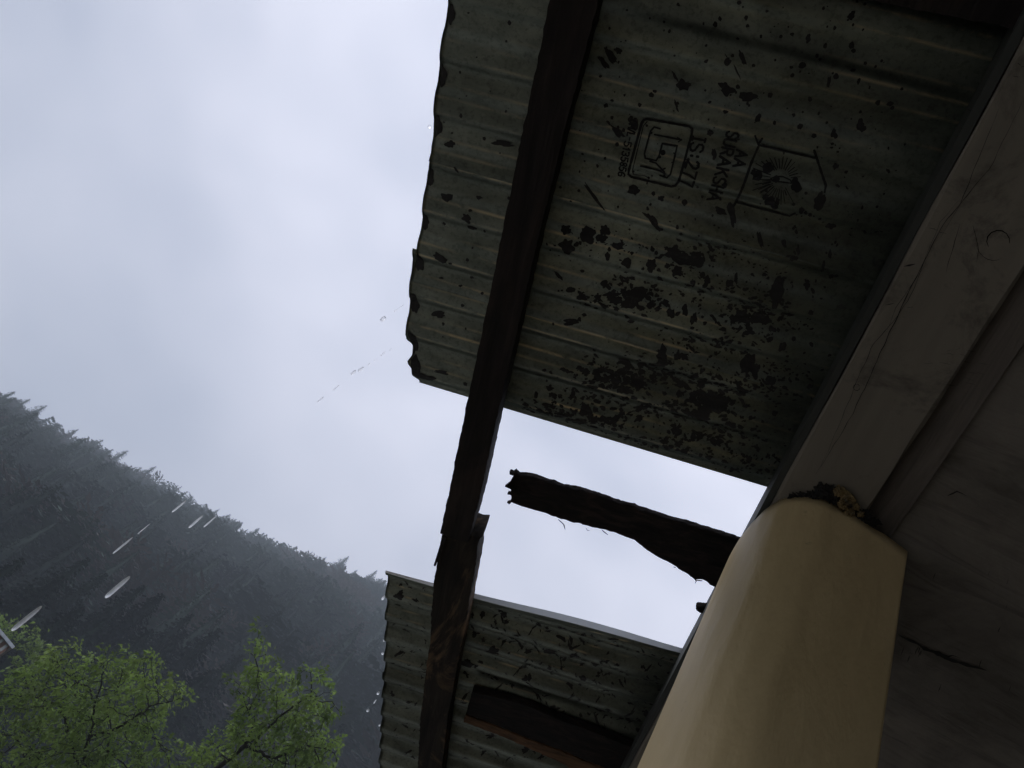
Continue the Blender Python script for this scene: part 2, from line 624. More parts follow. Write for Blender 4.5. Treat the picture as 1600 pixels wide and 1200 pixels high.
# yellow column: hand plastered square post, its outer front corner well rounded
CXX, CYY = 0.15, 0.81
col = empty('column', (CXX, CYY, 0))
tag(col, 'ochre yellow plastered column with one sharp and one rounded corner, under the timber beam', 'column')
sec = [(0.254, 0.7075), (0.214, 0.6975), (0.170, 0.6905), (0.128, 0.6885), (0.097, 0.6985), (0.073, 0.7190), (0.0585, 0.7500), (0.0500, 0.7900), (0.0450, 0.8350),
       (0.0440, 0.8800), (0.0600, 0.9150), (0.1000, 0.9300), (0.2500, 0.9300), (0.2640, 0.9100)]
SP = resample([*sec, sec[0]], 0.0035)[:-1]
SP = np.array(SP)
soft = SP.copy()
for _ in range(7):
    soft = (np.roll(soft, 1, 0) + 2 * soft + np.roll(soft, -1, 0)) / 4
dc = np.linalg.norm(SP - np.array(sec[0]), axis=1)
wk = np.clip(dc / 0.012, 0.15, 1)[:, None]
SP = SP * (1 - wk) + soft * wk
ns_, nz_ = len(SP), 120
cen = SP.mean(0)
v, f = [], []
for i in range(nz_ + 1):
    z = (Z0 - 0.0012) * i / nz_
    for j in range(ns_):
        d_ = SP[j] - cen
        k = 1 + 0.010 * noise.noise(Vector((d_[0] * 14, d_[1] * 14, z * 2.2))) + 0.0035 * noise.noise(Vector((d_[0] * 60, d_[1] * 60, z * 16)))
        q = cen + d_ * k
        dz = 0
        if i == nz_:
            dz = -0.009 * max(0, noise.noise(Vector((d_[0] * 30, d_[1] * 30, 2.2)))) - 0.001
        v.append((q[0], q[1], z + dz))
for i in range(nz_):
    for j in range(ns_):
        a, b_ = i * ns_ + j, i * ns_ + (j + 1) % ns_
        f.append((a, b_, b_ + ns_, a + ns_))
f.append(tuple(nz_ * ns_ + j for j in range(ns_)))
mb = MB(); mb.add(v, f)
shaft = part(mb, 'shaft', M['column'], col, smooth=True)
fixn = bmesh.new(); fixn.from_mesh(shaft.data); bmesh.ops.recalc_face_normals(fixn, faces=fixn.faces); fixn.to_mesh(shaft.data); fixn.free()


def lump(c, r, seed, squash=(1, 1, 1), sub=3, amp=0.45, fr_=2.0):
    bm = bmesh.new()
    bmesh.ops.create_icosphere(bm, subdivisions=sub, radius=1)
    v = []
    for q in bm.verts:
        d = q.co.normalized()
        k = 1 + amp * noise.fractal(Vector((d.x * fr_ + seed, d.y * fr_, d.z * fr_)), 1.0, 2.0, 4)
        v.append((c[0] + d.x * r * k * squash[0], c[1] + d.y * r * k * squash[1], c[2] + d.z * r * k * squash[2]))
    f = [tuple(x.index for x in q.verts) for q in bm.faces]
    bm.free()
    return v, f


# crumbling mortar and a blackened gap at the head of the column
crum = make_plaster_mat(); crum.name = 'crumbling_mortar'
t, n, l, b = nodes_of(crum)
c = ramp(t, ntex(t, 45, 6, 0.7), [(0.35, (0.05, 0.045, 0.03)), (0.5, (0.16, 0.11, 0.045)), (0.7, (0.22, 0.16, 0.07))])
l.new(c, b.inputs['Base Color'])
mb = MB(); mb2 = MB()
for k, (px, py, r) in enumerate([(1312, 768, .010), (1322, 775, .011), (1330, 782, .008), (1318, 788, .010), (1338, 792, .007), (1328, 800, .009), (1345, 803, .006)]):
    p = at_z(px, py, Z0 - 0.008)
    mb.add(*lump(p, r * .72, k * 3.1, (1, 1, .8), 3, .7, 3))
for k, (px, py, r) in enumerate([(1285, 765, .007), (1295, 770, .009), (1303, 776, .008), (1345, 810, .008), (1352, 805, .006), (1362, 815, .006), (1270, 776, .006), (1255, 776, .006), (1240, 777, .005)]):
    p = at_z(px, py, Z0 - 0.004)
    mb2.add(*lump(p, r * 1.2, k * 5.3, (1, 1, .35), 3, 1.3, 3))
part(mb, 'crumbling_mortar', crum, col)
part(mb2, 'dark_gap', M['crack'], col)  # black lumps added to read as the shaded gap under the beam

# ------------------------------------------------------------------ roof sheets
PITCH = 0.076
AMP = 0.0052
PH = uv(684, 115)[1] / PITCH


def corr(v, amp=AMP):
    return amp * math.tanh(1.5 * math.cos(2 * math.pi * (v / PITCH - PH))) / math.tanh(1.5)


def sheet_h(u, v, drop=0.0, amp=AMP):
    """height of the sheet measured square to the roof plane"""
    return HR + corr(v, amp) - drop + 0.0018 * noise.noise(Vector((u * 2.5, v * 2.5, 1.3)))


def make_sheet(name, v0, v1, eave, wall, drop, label, amp=AMP, nu=70, skew=(0, 0), lip=0.0, rag=0.0, seed=0, group=None, nick=None, dvu=0.008):
    """eave / wall: functions of v giving the u range; skew: change of v0, v1 from eave to wall"""
    nv = max(4, int((v1 - v0) / (PITCH / 24)))
    top, att = [], []
    for i in range(nu + 1):
        s = i / nu
        for j in range(nv + 1):
            q = j / nv
            vv = (v0 + skew[0] * s) * (1 - q) + (v1 + skew[1] * s) * q
            ue = eave(vv) + rag * noise.noise(Vector((vv * 30, seed, 0)))
            if nick: ue += nick(vv)
            u = ue * (1 - s) + wall(vv) * s
            h = sheet_h(u, vv, drop, amp)
            if lip:
                e = (vv - (v0 + skew[0] * s)) / 0.022
                if e < 1:
                    h -= lip * (1 - e) ** 1.6 * min(1.0, 0.12 + 1.3 * s)
            top.append((u, vv, h))
            ph = math.cos(2 * math.pi * (vv / PITCH - PH))
            att.append(math.exp(-((ph + 0.62) / 0.06) ** 2) + 0.8 * math.exp(-((ph - 0.55) / 0.05) ** 2) * (math.sin(2 * math.pi * (vv / PITCH - PH)) > 0))  # bands where the flute highlights are painted
    w = nv + 1
    nt_ = len(top)
    V = [roofp(*p) for p in top] + [roofp(p[0], p[1], p[2] + 0.0009) for p in top]
    Fs = []
    for i in range(nu):
        for j in range(nv):
            a = i * w + j
            Fs.append((a, a + 1, a + w + 1, a + w))
            Fs.append((nt_ + a, nt_ + a + w, nt_ + a + w + 1, nt_ + a + 1))
    def rim(idx):
        for a, b_ in zip(idx[:-1], idx[1:]):
            Fs.append((a, nt_ + a, nt_ + b_, b_))
    rim([i * w for i in range(nu + 1)]); rim([i * w + nv for i in range(nu, -1, -1)])
    rim([j for j in range(nv, -1, -1)]); rim([nu * w + j for j in range(nv + 1)])
    o = mesh_obj(name, V, Fs, [M['sheet']], smooth=True)
    a = o.data.attributes.new('flute_glint', 'FLOAT', 'POINT')
    a.data.foreach_set('value', np.array(att + att, dtype=np.float32))
    tag(o, label, 'roof sheet', group or 'corrugated sheets of the porch roof')
    return o


e0 = uv(700, 0)[0]; e1 = uv(636, 540)[0]
ETR = [uv(*p) for p in [(700, 0), (697, 19), (684, 115), (676, 194), (675, 236), (665, 272), (657, 344), (648, 406), (640, 430), (638, 472), (632, 533)]]
EAVE1 = lambda v: float(np.interp(v, [-1] + [q[1] for q in ETR], [-.288] + [q[0] for q in ETR])) + .0015
TORN = [uv(*p) for p in [(641, 415), (640, 430), (638, 472), (632, 533), (638, 537), (642, 541), (642, 556), (636, 563), (639, 569), (643, 573), (643, 590), (650, 593), (653, 598)]]
EAVE3 = lambda v: float(np.interp(v, [q[1] for q in TORN], [q[0] for q in TORN])) + .001
WALLU = lambda v: 0.62


seam12 = uv(675, 238)[1]; seam23 = uv(640, 430)[1]
sheets = []
sheets.append(make_sheet('roof_sheet', -1.0, -0.30, EAVE1, WALLU, 0.0000, 'corrugated roof sheet over the near end of the porch, beyond the stamped sheet', seed=1))
sheets.append(make_sheet('roof_sheet', -0.34, seam12 + .012, lambda v: EAVE1(v) - .001, WALLU, 0.0014, 'weathered corrugated roof sheet bearing the stencilled stamps, between timber purlin and beam', nu=120, seed=2))
sheets.append(make_sheet('roof_sheet', seam12 - .05, seam23 + .008, EAVE1, WALLU, 0.0001, 'blackened corrugated roof sheet with dense dark blotches, just below the stamped sheet in the photo', skew=(.0, .01), nu=120, seed=3))
sheets.append(make_sheet('roof_sheet', seam23 - .05, uv(650, 598)[1] + .002, EAVE3, WALLU, -0.0014, 'corrugated roof sheet with ragged torn corner bordering the open gap to the sky', nu=120, skew=(0, .012), seed=4))

q4 = uv(605, 888); q5 = uv(1070, 1010); q6 = uv(600, 1068); q7 = uv(594, 1200)
EAVE2 = lambda v: np.interp(v, [q4[1], q6[1], q7[1], 3.2], [q4[0], q6[0], q7[0], q7[0] + .09])
sl_ = (q5[1] - q4[1]) / (q5[0] - q4[0])
sheets.append(make_sheet('roof_sheet', q4[1], q6[1] + .004, EAVE2, WALLU, 0.0016, 'speckled corrugated roof sheet with bright turned down rim on the far side of the gap', skew=(sl_ * (0.62 - q4[0]), 0.0), lip=0.026, nu=120, seed=5, amp=0.0075))
sheets.append(make_sheet('roof_sheet', q6[1] - .05, q6[1] + .72, lambda v: EAVE2(v) + (-.003), WALLU, -0.0004, 'plain corrugated roof sheet above the brown splintered rafter at the bottom of the photo', seed=6, amp=0.0075))
sheets.append(make_sheet('roof_sheet', q6[1] + .68, q6[1] + 1.5, EAVE2, WALLU, -0.002, 'farthest corrugated roof sheet of the porch, past the splintered rafter', seed=7, amp=0.0075))


# added strip on the far sheet's edge, pale for the sky reflected there
fl = MB()
v, f = [], []
for i in range(91):
    k = i / 90
    u_ = q4[0] + (0.62 - q4[0]) * k
    vv_ = q4[1] + sl_ * (u_ - q4[0])
    h0 = sheet_h(u_, vv_, 0.0016, .0075) - 0.026 * min(1.0, 0.12 + 1.3 * k)
    hh = 0.002 + 0.011 * math.sin(math.pi * min(1, k * 1.02)) ** 1.2
    for (dv, dh) in ((-.0015, 0), (-.005, hh), (-.0042, hh), (-.0007, 0)):
        v.append(roofp(u_, vv_ + dv, h0 + dh))
for i in range(90):
    for k in range(4):
        a, b_ = i * 4 + k, i * 4 + (k + 1) % 4
        f.append((a, b_, b_ + 4, a + 4))
fl.add(v, f)
fl.build('edge_glint', M['rim'], sheets[4])

# blots and stamps lie on the underside of the sheets
SHDROP = [(-9, 0.0), (-.34, .0014), (seam12 - .05, .0014), (seam12 + .013, .0001), (seam23 - .05, .0001), (seam23 + .02, -.0014), (1.2, .0016)]


def under(px_or_u, v=None, off=0.0007):
    pass


def sheet_under(u, v, off=0.0008):
    if v > 1.1:
        d = 0.0016 if v < q6[1] + .004 else -0.0004
        a = 0.0075
    else:
        a = AMP
        d = 0.0014 if v < seam12 + .013 else (0.0001 if v < seam23 + .019 else -0.0014)
    return roofp(u, v, sheet_h(u, v, d, a) - off)


def sheet_of(v):
    if v > 1.1: return sheets[4] if v < q6[1] + .004 else sheets[5]
    return sheets[1] if v < seam12 + .013 else (sheets[2] if v < seam23 + .019 else sheets[3])


blots = {}


def blot(u, v, ru, rv, ang=0.0, seed=0, amp=.35, off=0.0008):
    r_ = random.Random(seed)
    s = sheet_of(v)
    mb_ = blots.setdefault(s.name, (s, MB()))[1]
    big = max(ru, rv)
    nA = 10 if big < .003 else (18 if big < .01 else 30)
    nR = 1 if big < .004 else (2 if big < .009 else 4)
    ca, sa = math.cos(ang), math.sin(ang)
    vv = [sheet_under(u, v, off)]
    for k in range(1, nR + 1):
        for j in range(nA):
            a = 2 * math.pi * j / nA
            w = 1 + amp * noise.fractal(Vector((math.cos(a) * 1.3 + seed * 1.7, math.sin(a) * 1.3, seed * .37)), 1.0, 2.0, 3) * 1.6
            x = ru * w * math.cos(a) * k / nR; y = rv * w * math.sin(a) * k / nR
            uu, v2 = u + x * ca - y * sa, v + x * sa + y * ca
            if v2 < 1.1 and u < -.2: uu = max(uu, (EAVE3(v2) if v2 > seam23 else EAVE1(v2)) + .0022)
            vv.append(sheet_under(uu, v2, off))
    ff = [(0, 1 + (j + 1) % nA, 1 + j) for j in range(nA)]
    for k in range(nR - 1):
        for j in range(nA):
            a, b_ = 1 + k * nA + j, 1 + k * nA + (j + 1) % nA
            ff.append((a, b_, b_ + nA, a + nA))
    mb_.add(vv, ff)


def pblot(px, py, rx, ry, deg=0, seed=0, amp=.35):
    """blot from its place and half sizes in the photograph; deg measured clockwise in the photo"""
    u, v = uv(px, py)
    a = math.radians(deg)
    ux, vx = uv(px + 8 * math.cos(a), py + 8 * math.sin(a))
    uy, vy = uv(px - 8 * math.sin(a), py + 8 * math.cos(a))
    lx = math.hypot(ux - u, vx - v) / 8; ly = math.hypot(uy - u, vy - v) / 8
    blot(u, v, rx * lx, ry * ly, math.atan2(vx - v, ux - u), seed, amp)


big = [(955, 88, 15, 5, 55), (943, 97, 13, 4, 50), (966, 80, 6, 5, 30), (1068, 133, 11, 8, 20), (1055, 120, 9, 2, 60), (1135, 140, 13, 8, 30), (1168, 151, 12, 7, 0),
       (1160, 90, 13, 4, 75), (1152, 112, 12, 1.5, 65), (1057, 163, 9, 2, 70), (1136, 88, 7, 1, 60), (1263, 60, 4, 7, 0), (1294, 125, 3, 9, 5), (1290, 72, 3, 4, 0), (1340, 125, 3, 5, 0),
       (1332, 109, 4, 2.5, 0), (1353, 99, 3, 3, 0), (1345, 195, 6, 10, -10), (1303, 207, 5, 7, 0), (1185, 182, 5, 6, 0), (1204, 150, 3, 4, 0), (1250, 196, 4, 4, 0), (1240, 180, 3, 3, 0),
       (1279, 313, 8, 14, 8), (1252, 327, 4, 7, 0), (1203, 312, 8, 9, 0), (1144, 335, 6, 17, -15), (1126, 330, 9, 5, 30), (1297, 354, 8, 5, 0), (1215, 312, 4, 6, 0), (1306, 260, 5, 5, 0),
       (985, 187, 4, 5, 0), (992, 196, 7, 8, 0), (965, 205, 14, 4, 40), (950, 192, 5, 2, 50), (991, 297, 10, 7, 0), (1033, 310, 5, 4, 0), (930, 305, 26, 2.5, 52), (1022, 345, 19, 5, 60), (1012, 335, 10, 2, 40),
       (888, 382, 12, 13, 10), (885, 358, 8, 6, 0), (918, 366, 13, 12, 20), (944, 361, 8, 9, 0), (941, 372, 9, 5, 0), (965, 383, 10, 5, 10), (950, 398, 4, 6, 0), (980, 409, 7, 8, 20), (1018, 412, 8, 10, 0),
       (986, 448, 3, 4, 0), (892, 449, 6, 5, 30), (873, 430, 9, 2, 40), (906, 454, 3, 3, 0), (911, 462, 9, 6, 0), (905, 500, 3, 3, 0), (892, 503, 11, 4, 10), (998, 458, 12, 10, 20), (985, 470, 14, 9, -20), (960, 465, 14, 7, 10),
       (1052, 395, 12, 8, 0), (1066, 404, 18, 8, 15), (1090, 405, 14, 9, 20), (1058, 421, 9, 8, 0), (1035, 554, 8, 14, 10), (1058, 555, 5, 6, 0), (1048, 487, 6, 7, 0), (1070, 483, 5, 8, 10), (1084, 496, 6, 8, 0),
       (1214, 455, 11, 22, 5), (1186, 500, 16, 8, 10), (1162, 497, 14, 6, 5), (1170, 570, 10, 16, 15), (1120, 630, 20, 12, 0), (1100, 640, 12, 10, 0), (1222, 540, 6, 7, 0), (1181, 580, 7, 9, 0), (1261, 448, 5, 6, 0),
       (1246, 388, 3, 8, -10), (1225, 378, 3, 7, -20), (1187, 372, 3, 13, -15), (1238, 402, 4, 5, 0), (1296, 395, 3, 6, 0), (1286, 410, 3, 7, 0), (1105, 435, 5, 8, 0), (1140, 440, 6, 6, 0), (1150, 433, 3, 9, 0),
       (704, 225, 9, 5, 10), (714, 263, 2, 6, -20), (700, 308, 10, 5, 20), (730, 340, 6, 8, -20), (737, 356, 7, 4, 10), (690, 402, 13, 6, 35), (705, 410, 3, 2, 0), (748, 310, 5, 3, 0), (736, 327, 3, 2.5, 0), (757, 361, 2, 3, 0),
       (796, 36, 3, 4, 0), (785, 225, 18, 5, 8), (792, 172, 2, 2, 0), (688, 436, 4, 1.6, 0), (736, 435, 3, 2, 0), (685, 494, 10, 5, 5), (665, 588, 16, 6, 12), (692, 580, 12, 2.5, 10), (719, 448, 3, 2, 0)]
for k, (x, y, a, b_, d) in enumerate(big):
    pblot(x, y, a, b_, d, seed=k)
for k, (x, y) in enumerate([(697, 19), (684, 115), (676, 194), (665, 272), (657, 344), (648, 406), (640, 472), (640, 533), (646, 570)]):  # dark reflections in the eave hollows, painted as blots
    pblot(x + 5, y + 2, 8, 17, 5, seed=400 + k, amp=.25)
rr = random.Random(11)
# clusters of splashed oxide
for (cx, cy, sx, sy, nn, smin, smax) in [(985, 462, 55, 20, 60, 2, 9), (1075, 405, 55, 18, 45, 2, 8), (1180, 500, 50, 28, 70, 1.5, 9), (1195, 450, 40, 22, 30, 1.5, 6),
                                         (1060, 590, 60, 25, 60, 2, 10), (960, 580, 45, 14, 40, 2, 9), (985, 595, 30, 14, 22, 3, 12), (1110, 630, 55, 28, 60, 2, 12), (850, 640, 30, 10, 26, 2, 7), (905, 625, 40, 14, 20, 2, 9),
                                         (920, 655, 50, 12, 50, 2, 9), (1130, 690, 60, 20, 60, 2, 8), (1000, 690, 70, 12, 55, 1.5, 7), (1010, 640, 60, 18, 35, 2, 9), (1190, 590, 35, 22, 45, 1.5, 7), (1100, 540, 60, 22, 40, 1, 7), (1240, 620, 50, 40, 45, 1, 6),
                                         (1130, 470, 50, 25, 35, 1, 6), (960, 370, 45, 20, 20, 1, 5), (1150, 390, 60, 20, 25, 1, 4), (1160, 725, 50, 14, 40, 1.5, 6), (1330, 330, 60, 70, 16, 1, 5)]:
    for k in range(int(nn * 2.1)):
        x, y = rr.gauss(cx, sx * .8), rr.gauss(cy, sy * .75)
        s = rr.uniform(smin, smax) * rr.uniform(.25, .65)
        if y - 600 > (x - 650) * .318 - 12: continue
        pblot(x, y, s * rr.uniform(.9, 1.7), s * rr.uniform(.5, 1), rr.uniform(-30, 60), seed=rr.random() * 999, amp=.42)
# scattered drops everywhere
for k in range(620):
    x, y = rr.uniform(690, 1420), rr.uniform(0, 720)
    if y - 600 > (x - 650) * .318 - 10 or x > 1560 - y * .55: continue
    if x < 700 - .111 * y + 12: continue
    if x < 850 and rr.random() < .75: continue
    s = abs(rr.gauss(0, 1.5)) + .7
    pblot(x, y, s * rr.uniform(.8, 1.3), s * rr.uniform(.8, 1.6), rr.uniform(-20, 20), seed=rr.random() * 999, amp=.25)
# far sheets: crackled speckle
for (x, y, a, b_, d) in [(860, 1020, 11, 5, 5), (930, 1040, 6, 4, 0), (770, 1012, 9, 5, -20), (786, 963, 6, 4, -20), (754, 960, 4, 3, 0), (730, 1032, 11, 6, 5), (908, 992, 8, 4, 10), (938, 1002, 4, 3, 0), (968, 1010, 8, 4, 5),
                         (918, 1030, 3, 4, 0), (912, 1054, 5, 4, 0), (860, 1038, 4, 3, 0), (625, 927, 8, 4, 5), (625, 916, 3, 1.5, -20), (828, 1056, 2.5, 3, 0)]:
    pblot(x, y, a, b_, d, seed=x * .1)
for k in range(520):
    x, y = rr.uniform(725, 1060), rr.uniform(930, 1190)
    if y < 925 + (x - 700) * .26: continue
    s = rr.uniform(.8, 2.6)
    pblot(x, y, s * rr.uniform(1, 3), s * rr.uniform(.4, .9), rr.uniform(-40, 70), seed=rr.random() * 999, amp=.8)
for k in range(90):
    x, y = rr.uniform(612, 665), rr.uniform(905, 1190)
    s = rr.uniform(.8, 2.0)
    pblot(x, y, s * rr.uniform(1, 2.5), s * rr.uniform(.4, .9), rr.uniform(-40, 70), seed=rr.random() * 999, amp=.8)
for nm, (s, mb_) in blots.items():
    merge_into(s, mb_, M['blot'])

# ------------------------------------------------------------------ stencilled stamps (read along the eave)
GL = {
    'A': (.8, [[(0, 0), (.4, 1), (.8, 0)], [(.16, .38), (.64, .38)]]),
    'S': (.7, [[(.66, .86), (.5, 1), (.18, 1), (.03, .84), (.06, .62), (.3, .52), (.58, .42), (.68, .24), (.6, .06), (.4, 0), (.14, 0), (0, .14)]]),
    'U': (.7, [[(.02, 1), (.02, .25), (.15, .02), (.52, .02), (.68, .25), (.68, 1)]]),
    'R': (.7, [[(.02, 0), (.02, 1), (.48, 1), (.66, .86), (.64, .6), (.46, .5), (.04, .5)], [(.36, .5), (.7, 0)]]),
    'K': (.7, [[(.02, 0), (.02, 1)], [(.66, 1), (.04, .45)], [(.24, .62), (.7, 0)]]),
    'H': (.7, [[(.02, 0), (.02, 1)], [(.68, 0), (.68, 1)], [(.02, .5), (.68, .5)]]),
    'I': (.3, [[(.15, 0), (.15, 1)], [(0, 1), (.3, 1)], [(0, 0), (.3, 0)]]),
    ':': (.25, [[(.1, .2), (.1, .32)], [(.1, .68), (.1, .8)]]),
    '2': (.65, [[(.02, .8), (.14, .97), (.42, 1), (.6, .84), (.58, .62), (.3, .32), (0, .02), (.66, .02)]]),
    '7': (.65, [[(0, .98), (.64, .98), (.4, .5), (.26, 0)]]),
    '5': (.65, [[(.6, 1), (.08, 1), (.04, .56), (.36, .62), (.6, .48), (.62, .2), (.42, 0), (.14, 0), (0, .12)]]),
    '1': (.35, [[(.02, .78), (.2, 1), (.2, 0)]]),
    '3': (.65, [[(.02, .9), (.2, 1), (.46, 1), (.6, .84), (.5, .6), (.24, .53), (.54, .45), (.64, .24), (.5, .03), (.2, 0), (0, .12)]]),
    '8': (.65, [[(.32, .53), (.1, .66), (.08, .9), (.32, 1), (.56, .9), (.54, .66), (.32, .53), (.06, .4), (.02, .14), (.32, 0), (.62, .14), (.58, .4), (.32, .53)]]),
    '6': (.65, [[(.58, .92), (.36, 1), (.1, .8), (.02, .4), (.1, .08), (.34, 0), (.6, .12), (.62, .4), (.4, .56), (.1, .44)]]),
    'C': (.7, [[(.66, .84), (.46, 1), (.16, .96), (.02, .6), (.04, .2), (.3, 0), (.66, .14)]]),
    'M': (.85, [[(.02, 0), (.02, 1), (.42, .35), (.82, 1), (.82, 0)]]),
    '/': (.45, [[(0, -.05), (.42, 1.05)]]),
    'L': (.6, [[(.02, 1), (.02, 0), (.58, 0)]]),
    '-': (.5, [[(.05, .45), (.42, .45)]]),
}


def zp(x, y):
    return (930 + x / 4.0, 150 + y / 4.0)


def stroke(mb_, pts, w, seed=0, closed=False):
    """polyline in photo pixels laid on the underside of the sheet as ink"""
    P = [np.array(uv(*p)) for p in pts]
    if closed: P.append(P[0])
    Q = resample(P, 0.003)
    v, f = strip_pts(Q, w, lambda a, b_: sheet_under(a, b_, 0.0012), False, .18, seed)
    mb_.add(v, f)
    # rounded joints keep corners solid
    for p in P:
        c = [sheet_under(p[0] + w * .5 * math.cos(k * math.pi / 4), p[1] + w * .5 * math.sin(k * math.pi / 4), 0.00125) for k in range(8)]
        mb_.add(c, [tuple(range(8))])


def text(mb_, s, b0, b1, up, w, seed=0):
    """s runs from b0 to b1 (zoom pixels); up is the letter height vector"""
    tot = sum(GL[c][0] for c in s if c != ' ') + .25 * (len(s) - 1) + .5 * s.count(' ')
    b0, b1, up = map(lambda q: np.array(q, float), (b0, b1, up))
    x = 0
    for c in s:
        if c == ' ':
            x += .5; continue
        wd, st = GL[c]
        for pl in st:
            pts = [tuple(zp(*(b0 + (b1 - b0) * (x + p[0]) / tot + up * p[1]))) for p in pl]
            stroke(mb_, pts, w, seed + x)
        x += wd + .25


# certification mark: rounded square with the standard's monogram
st_ = sheets[1]
mb = MB()
sq = [(325, 145), (585, 188), (606, 205), (602, 245), (520, 535), (500, 562), (475, 568), (225, 508), (207, 490), (210, 465), (290, 170), (305, 150)]
stroke(mb, [zp(*p) for p in sq], .0036, 1, True)
stroke(mb, [zp(*p) for p in [(325, 160), (300, 190), (232, 470), (240, 492), (310, 500), (330, 512)]], .0013, 2)
stroke(mb, [zp(*p) for p in [(405, 207), (368, 196), (345, 222), (310, 350), (316, 378), (383, 392), (400, 365), (420, 296), (512, 312), (472, 478), (448, 508), (405, 492)]], .0026, 3)
stroke(mb, [zp(*p) for p in [(372, 243), (538, 276)]], .0026, 4)
stroke(mb, [zp(*p) for p in [(515, 262), (540, 277), (520, 288)]], .0018, 4)
stroke(mb, [zp(*p) for p in [(286, 428), (360, 446), (402, 456), (438, 478)]], .0026, 5)
stroke(mb, [zp(*p) for p in [(345, 396), (382, 408), (412, 440), (432, 462), (434, 500)]], .0026, 6)
stroke(mb, [zp(*p) for p in [(440, 440), (402, 456)]], .002, 6)
for (x, y, r) in [(425, 345, 4.0), (238, 470, 2.2), (432, 495, 2.2), (350, 232, 2.0), (405, 370, 2.4)]:
    px, py = zp(x, y); u_, v_ = uv(px, py)
    mb.add([sheet_under(u_ + r * .0009 * math.cos(k * .7), v_ + r * .0009 * math.sin(k * .7), .0013) for k in range(9)], [tuple(range(9))])
mb.build('certification_mark', M['ink'], st_)
mb = MB(); text(mb, 'IS:277', (612, 256), (530, 556), (78, 14), .0032, 3); mb.build('stencilled_number', M['ink'], st_)
mb = MB()
text(mb, 'CM/L-', (216, 148), (196, 268), (42, 9), .0022, 3)
text(mb, '5135856', (187, 275), (140, 500), (42, 9), .0022, 9)
mb.build('stencilled_number', M['ink'], st_)
mb = MB()
text(mb, 'SURAKSHA', (826, 212), (700, 648), (72, 16), .0031, 5)
text(mb, 'AA', (884, 338), (862, 432), (70, 14), .0030, 5)
mb.build('stencilled_name', M['ink'], st_)
mb = MB()
stroke(mb, [zp(*p) for p in [(1365, 330), (1385, 390), (1415, 480), (1442, 560), (1432, 592)]], .0032, 1)
stroke(mb, [zp(*p) for p in [(1375, 384), (1200, 346), (1025, 306), (950, 480), (880, 665), (865, 690)]], .0034, 2)
stroke(mb, [zp(*p) for p in [(880, 665), (1040, 708), (1215, 752), (1248, 732)]], .0030, 3)
stroke(mb, [zp(*p) for p in [(998, 240), (1018, 300), (1042, 256)]], .0028, 4)
cx_, cy_ = 1160, 512
for k in range(11):
    a = math.radians(-118 + k * 11.5)
    r0, r1 = rr.uniform(52, 66), rr.uniform(96, 150)
    stroke(mb, [zp(cx_ + r0 * math.cos(a) * 1.05, cy_ + r0 * math.sin(a)), zp(cx_ + r1 * math.cos(a) * 1.05, cy_ + r1 * math.sin(a))], rr.uniform(.0008, .0015), k)
for k in range(13):
    a = math.radians(62 + k * 9.5)
    r0, r1 = rr.uniform(56, 70), rr.uniform(96, 165)
    stroke(mb, [zp(cx_ + r0 * math.cos(a), cy_ + r0 * math.sin(a)), zp(cx_ + r1 * math.cos(a), cy_ + r1 * math.sin(a))], rr.uniform(.0008, .0015), k)
for k in range(9):
    a = math.radians(150 + k * 10)
    r0, r1 = rr.uniform(60, 80), rr.uniform(130, 190)
    stroke(mb, [zp(cx_ + r0 * math.cos(a), cy_ + r0 * math.sin(a)), zp(cx_ + r1 * math.cos(a), cy_ + r1 * math.sin(a))], rr.uniform(.0010, .0018), k)
stroke(mb, [zp(*p) for p in [(1095, 508), (1130, 498), (1175, 502), (1220, 522), (1222, 538), (1160, 528), (1110, 522), (1095, 508)]], .0018, 7)
for (x, y, r, s) in [(1012, 490, 7, 1), (1080, 448, 8, 2), (1255, 560, 8, 3), (1245, 530, 5, 4), (1082, 650, 8, 5), (1130, 512, 5, 6), (1060, 620, 5, 7), (990, 470, 4, 8), (1120, 690, 5, 9)]:
    px, py = zp(x, y); u_, v_ = uv(px, py)
    c = []
    for k in range(14):
        q = r * .00092 * (1 + .45 * noise.noise(Vector((k * .9, s * 5.1, 0))))
        c.append(sheet_under(u_ + q * math.cos(k * math.pi / 7), v_ + q * math.sin(k * math.pi / 7), .0013))
    mb.add(c, [tuple(range(14))])
mb.build('sunburst_emblem', M['ink'], st_)


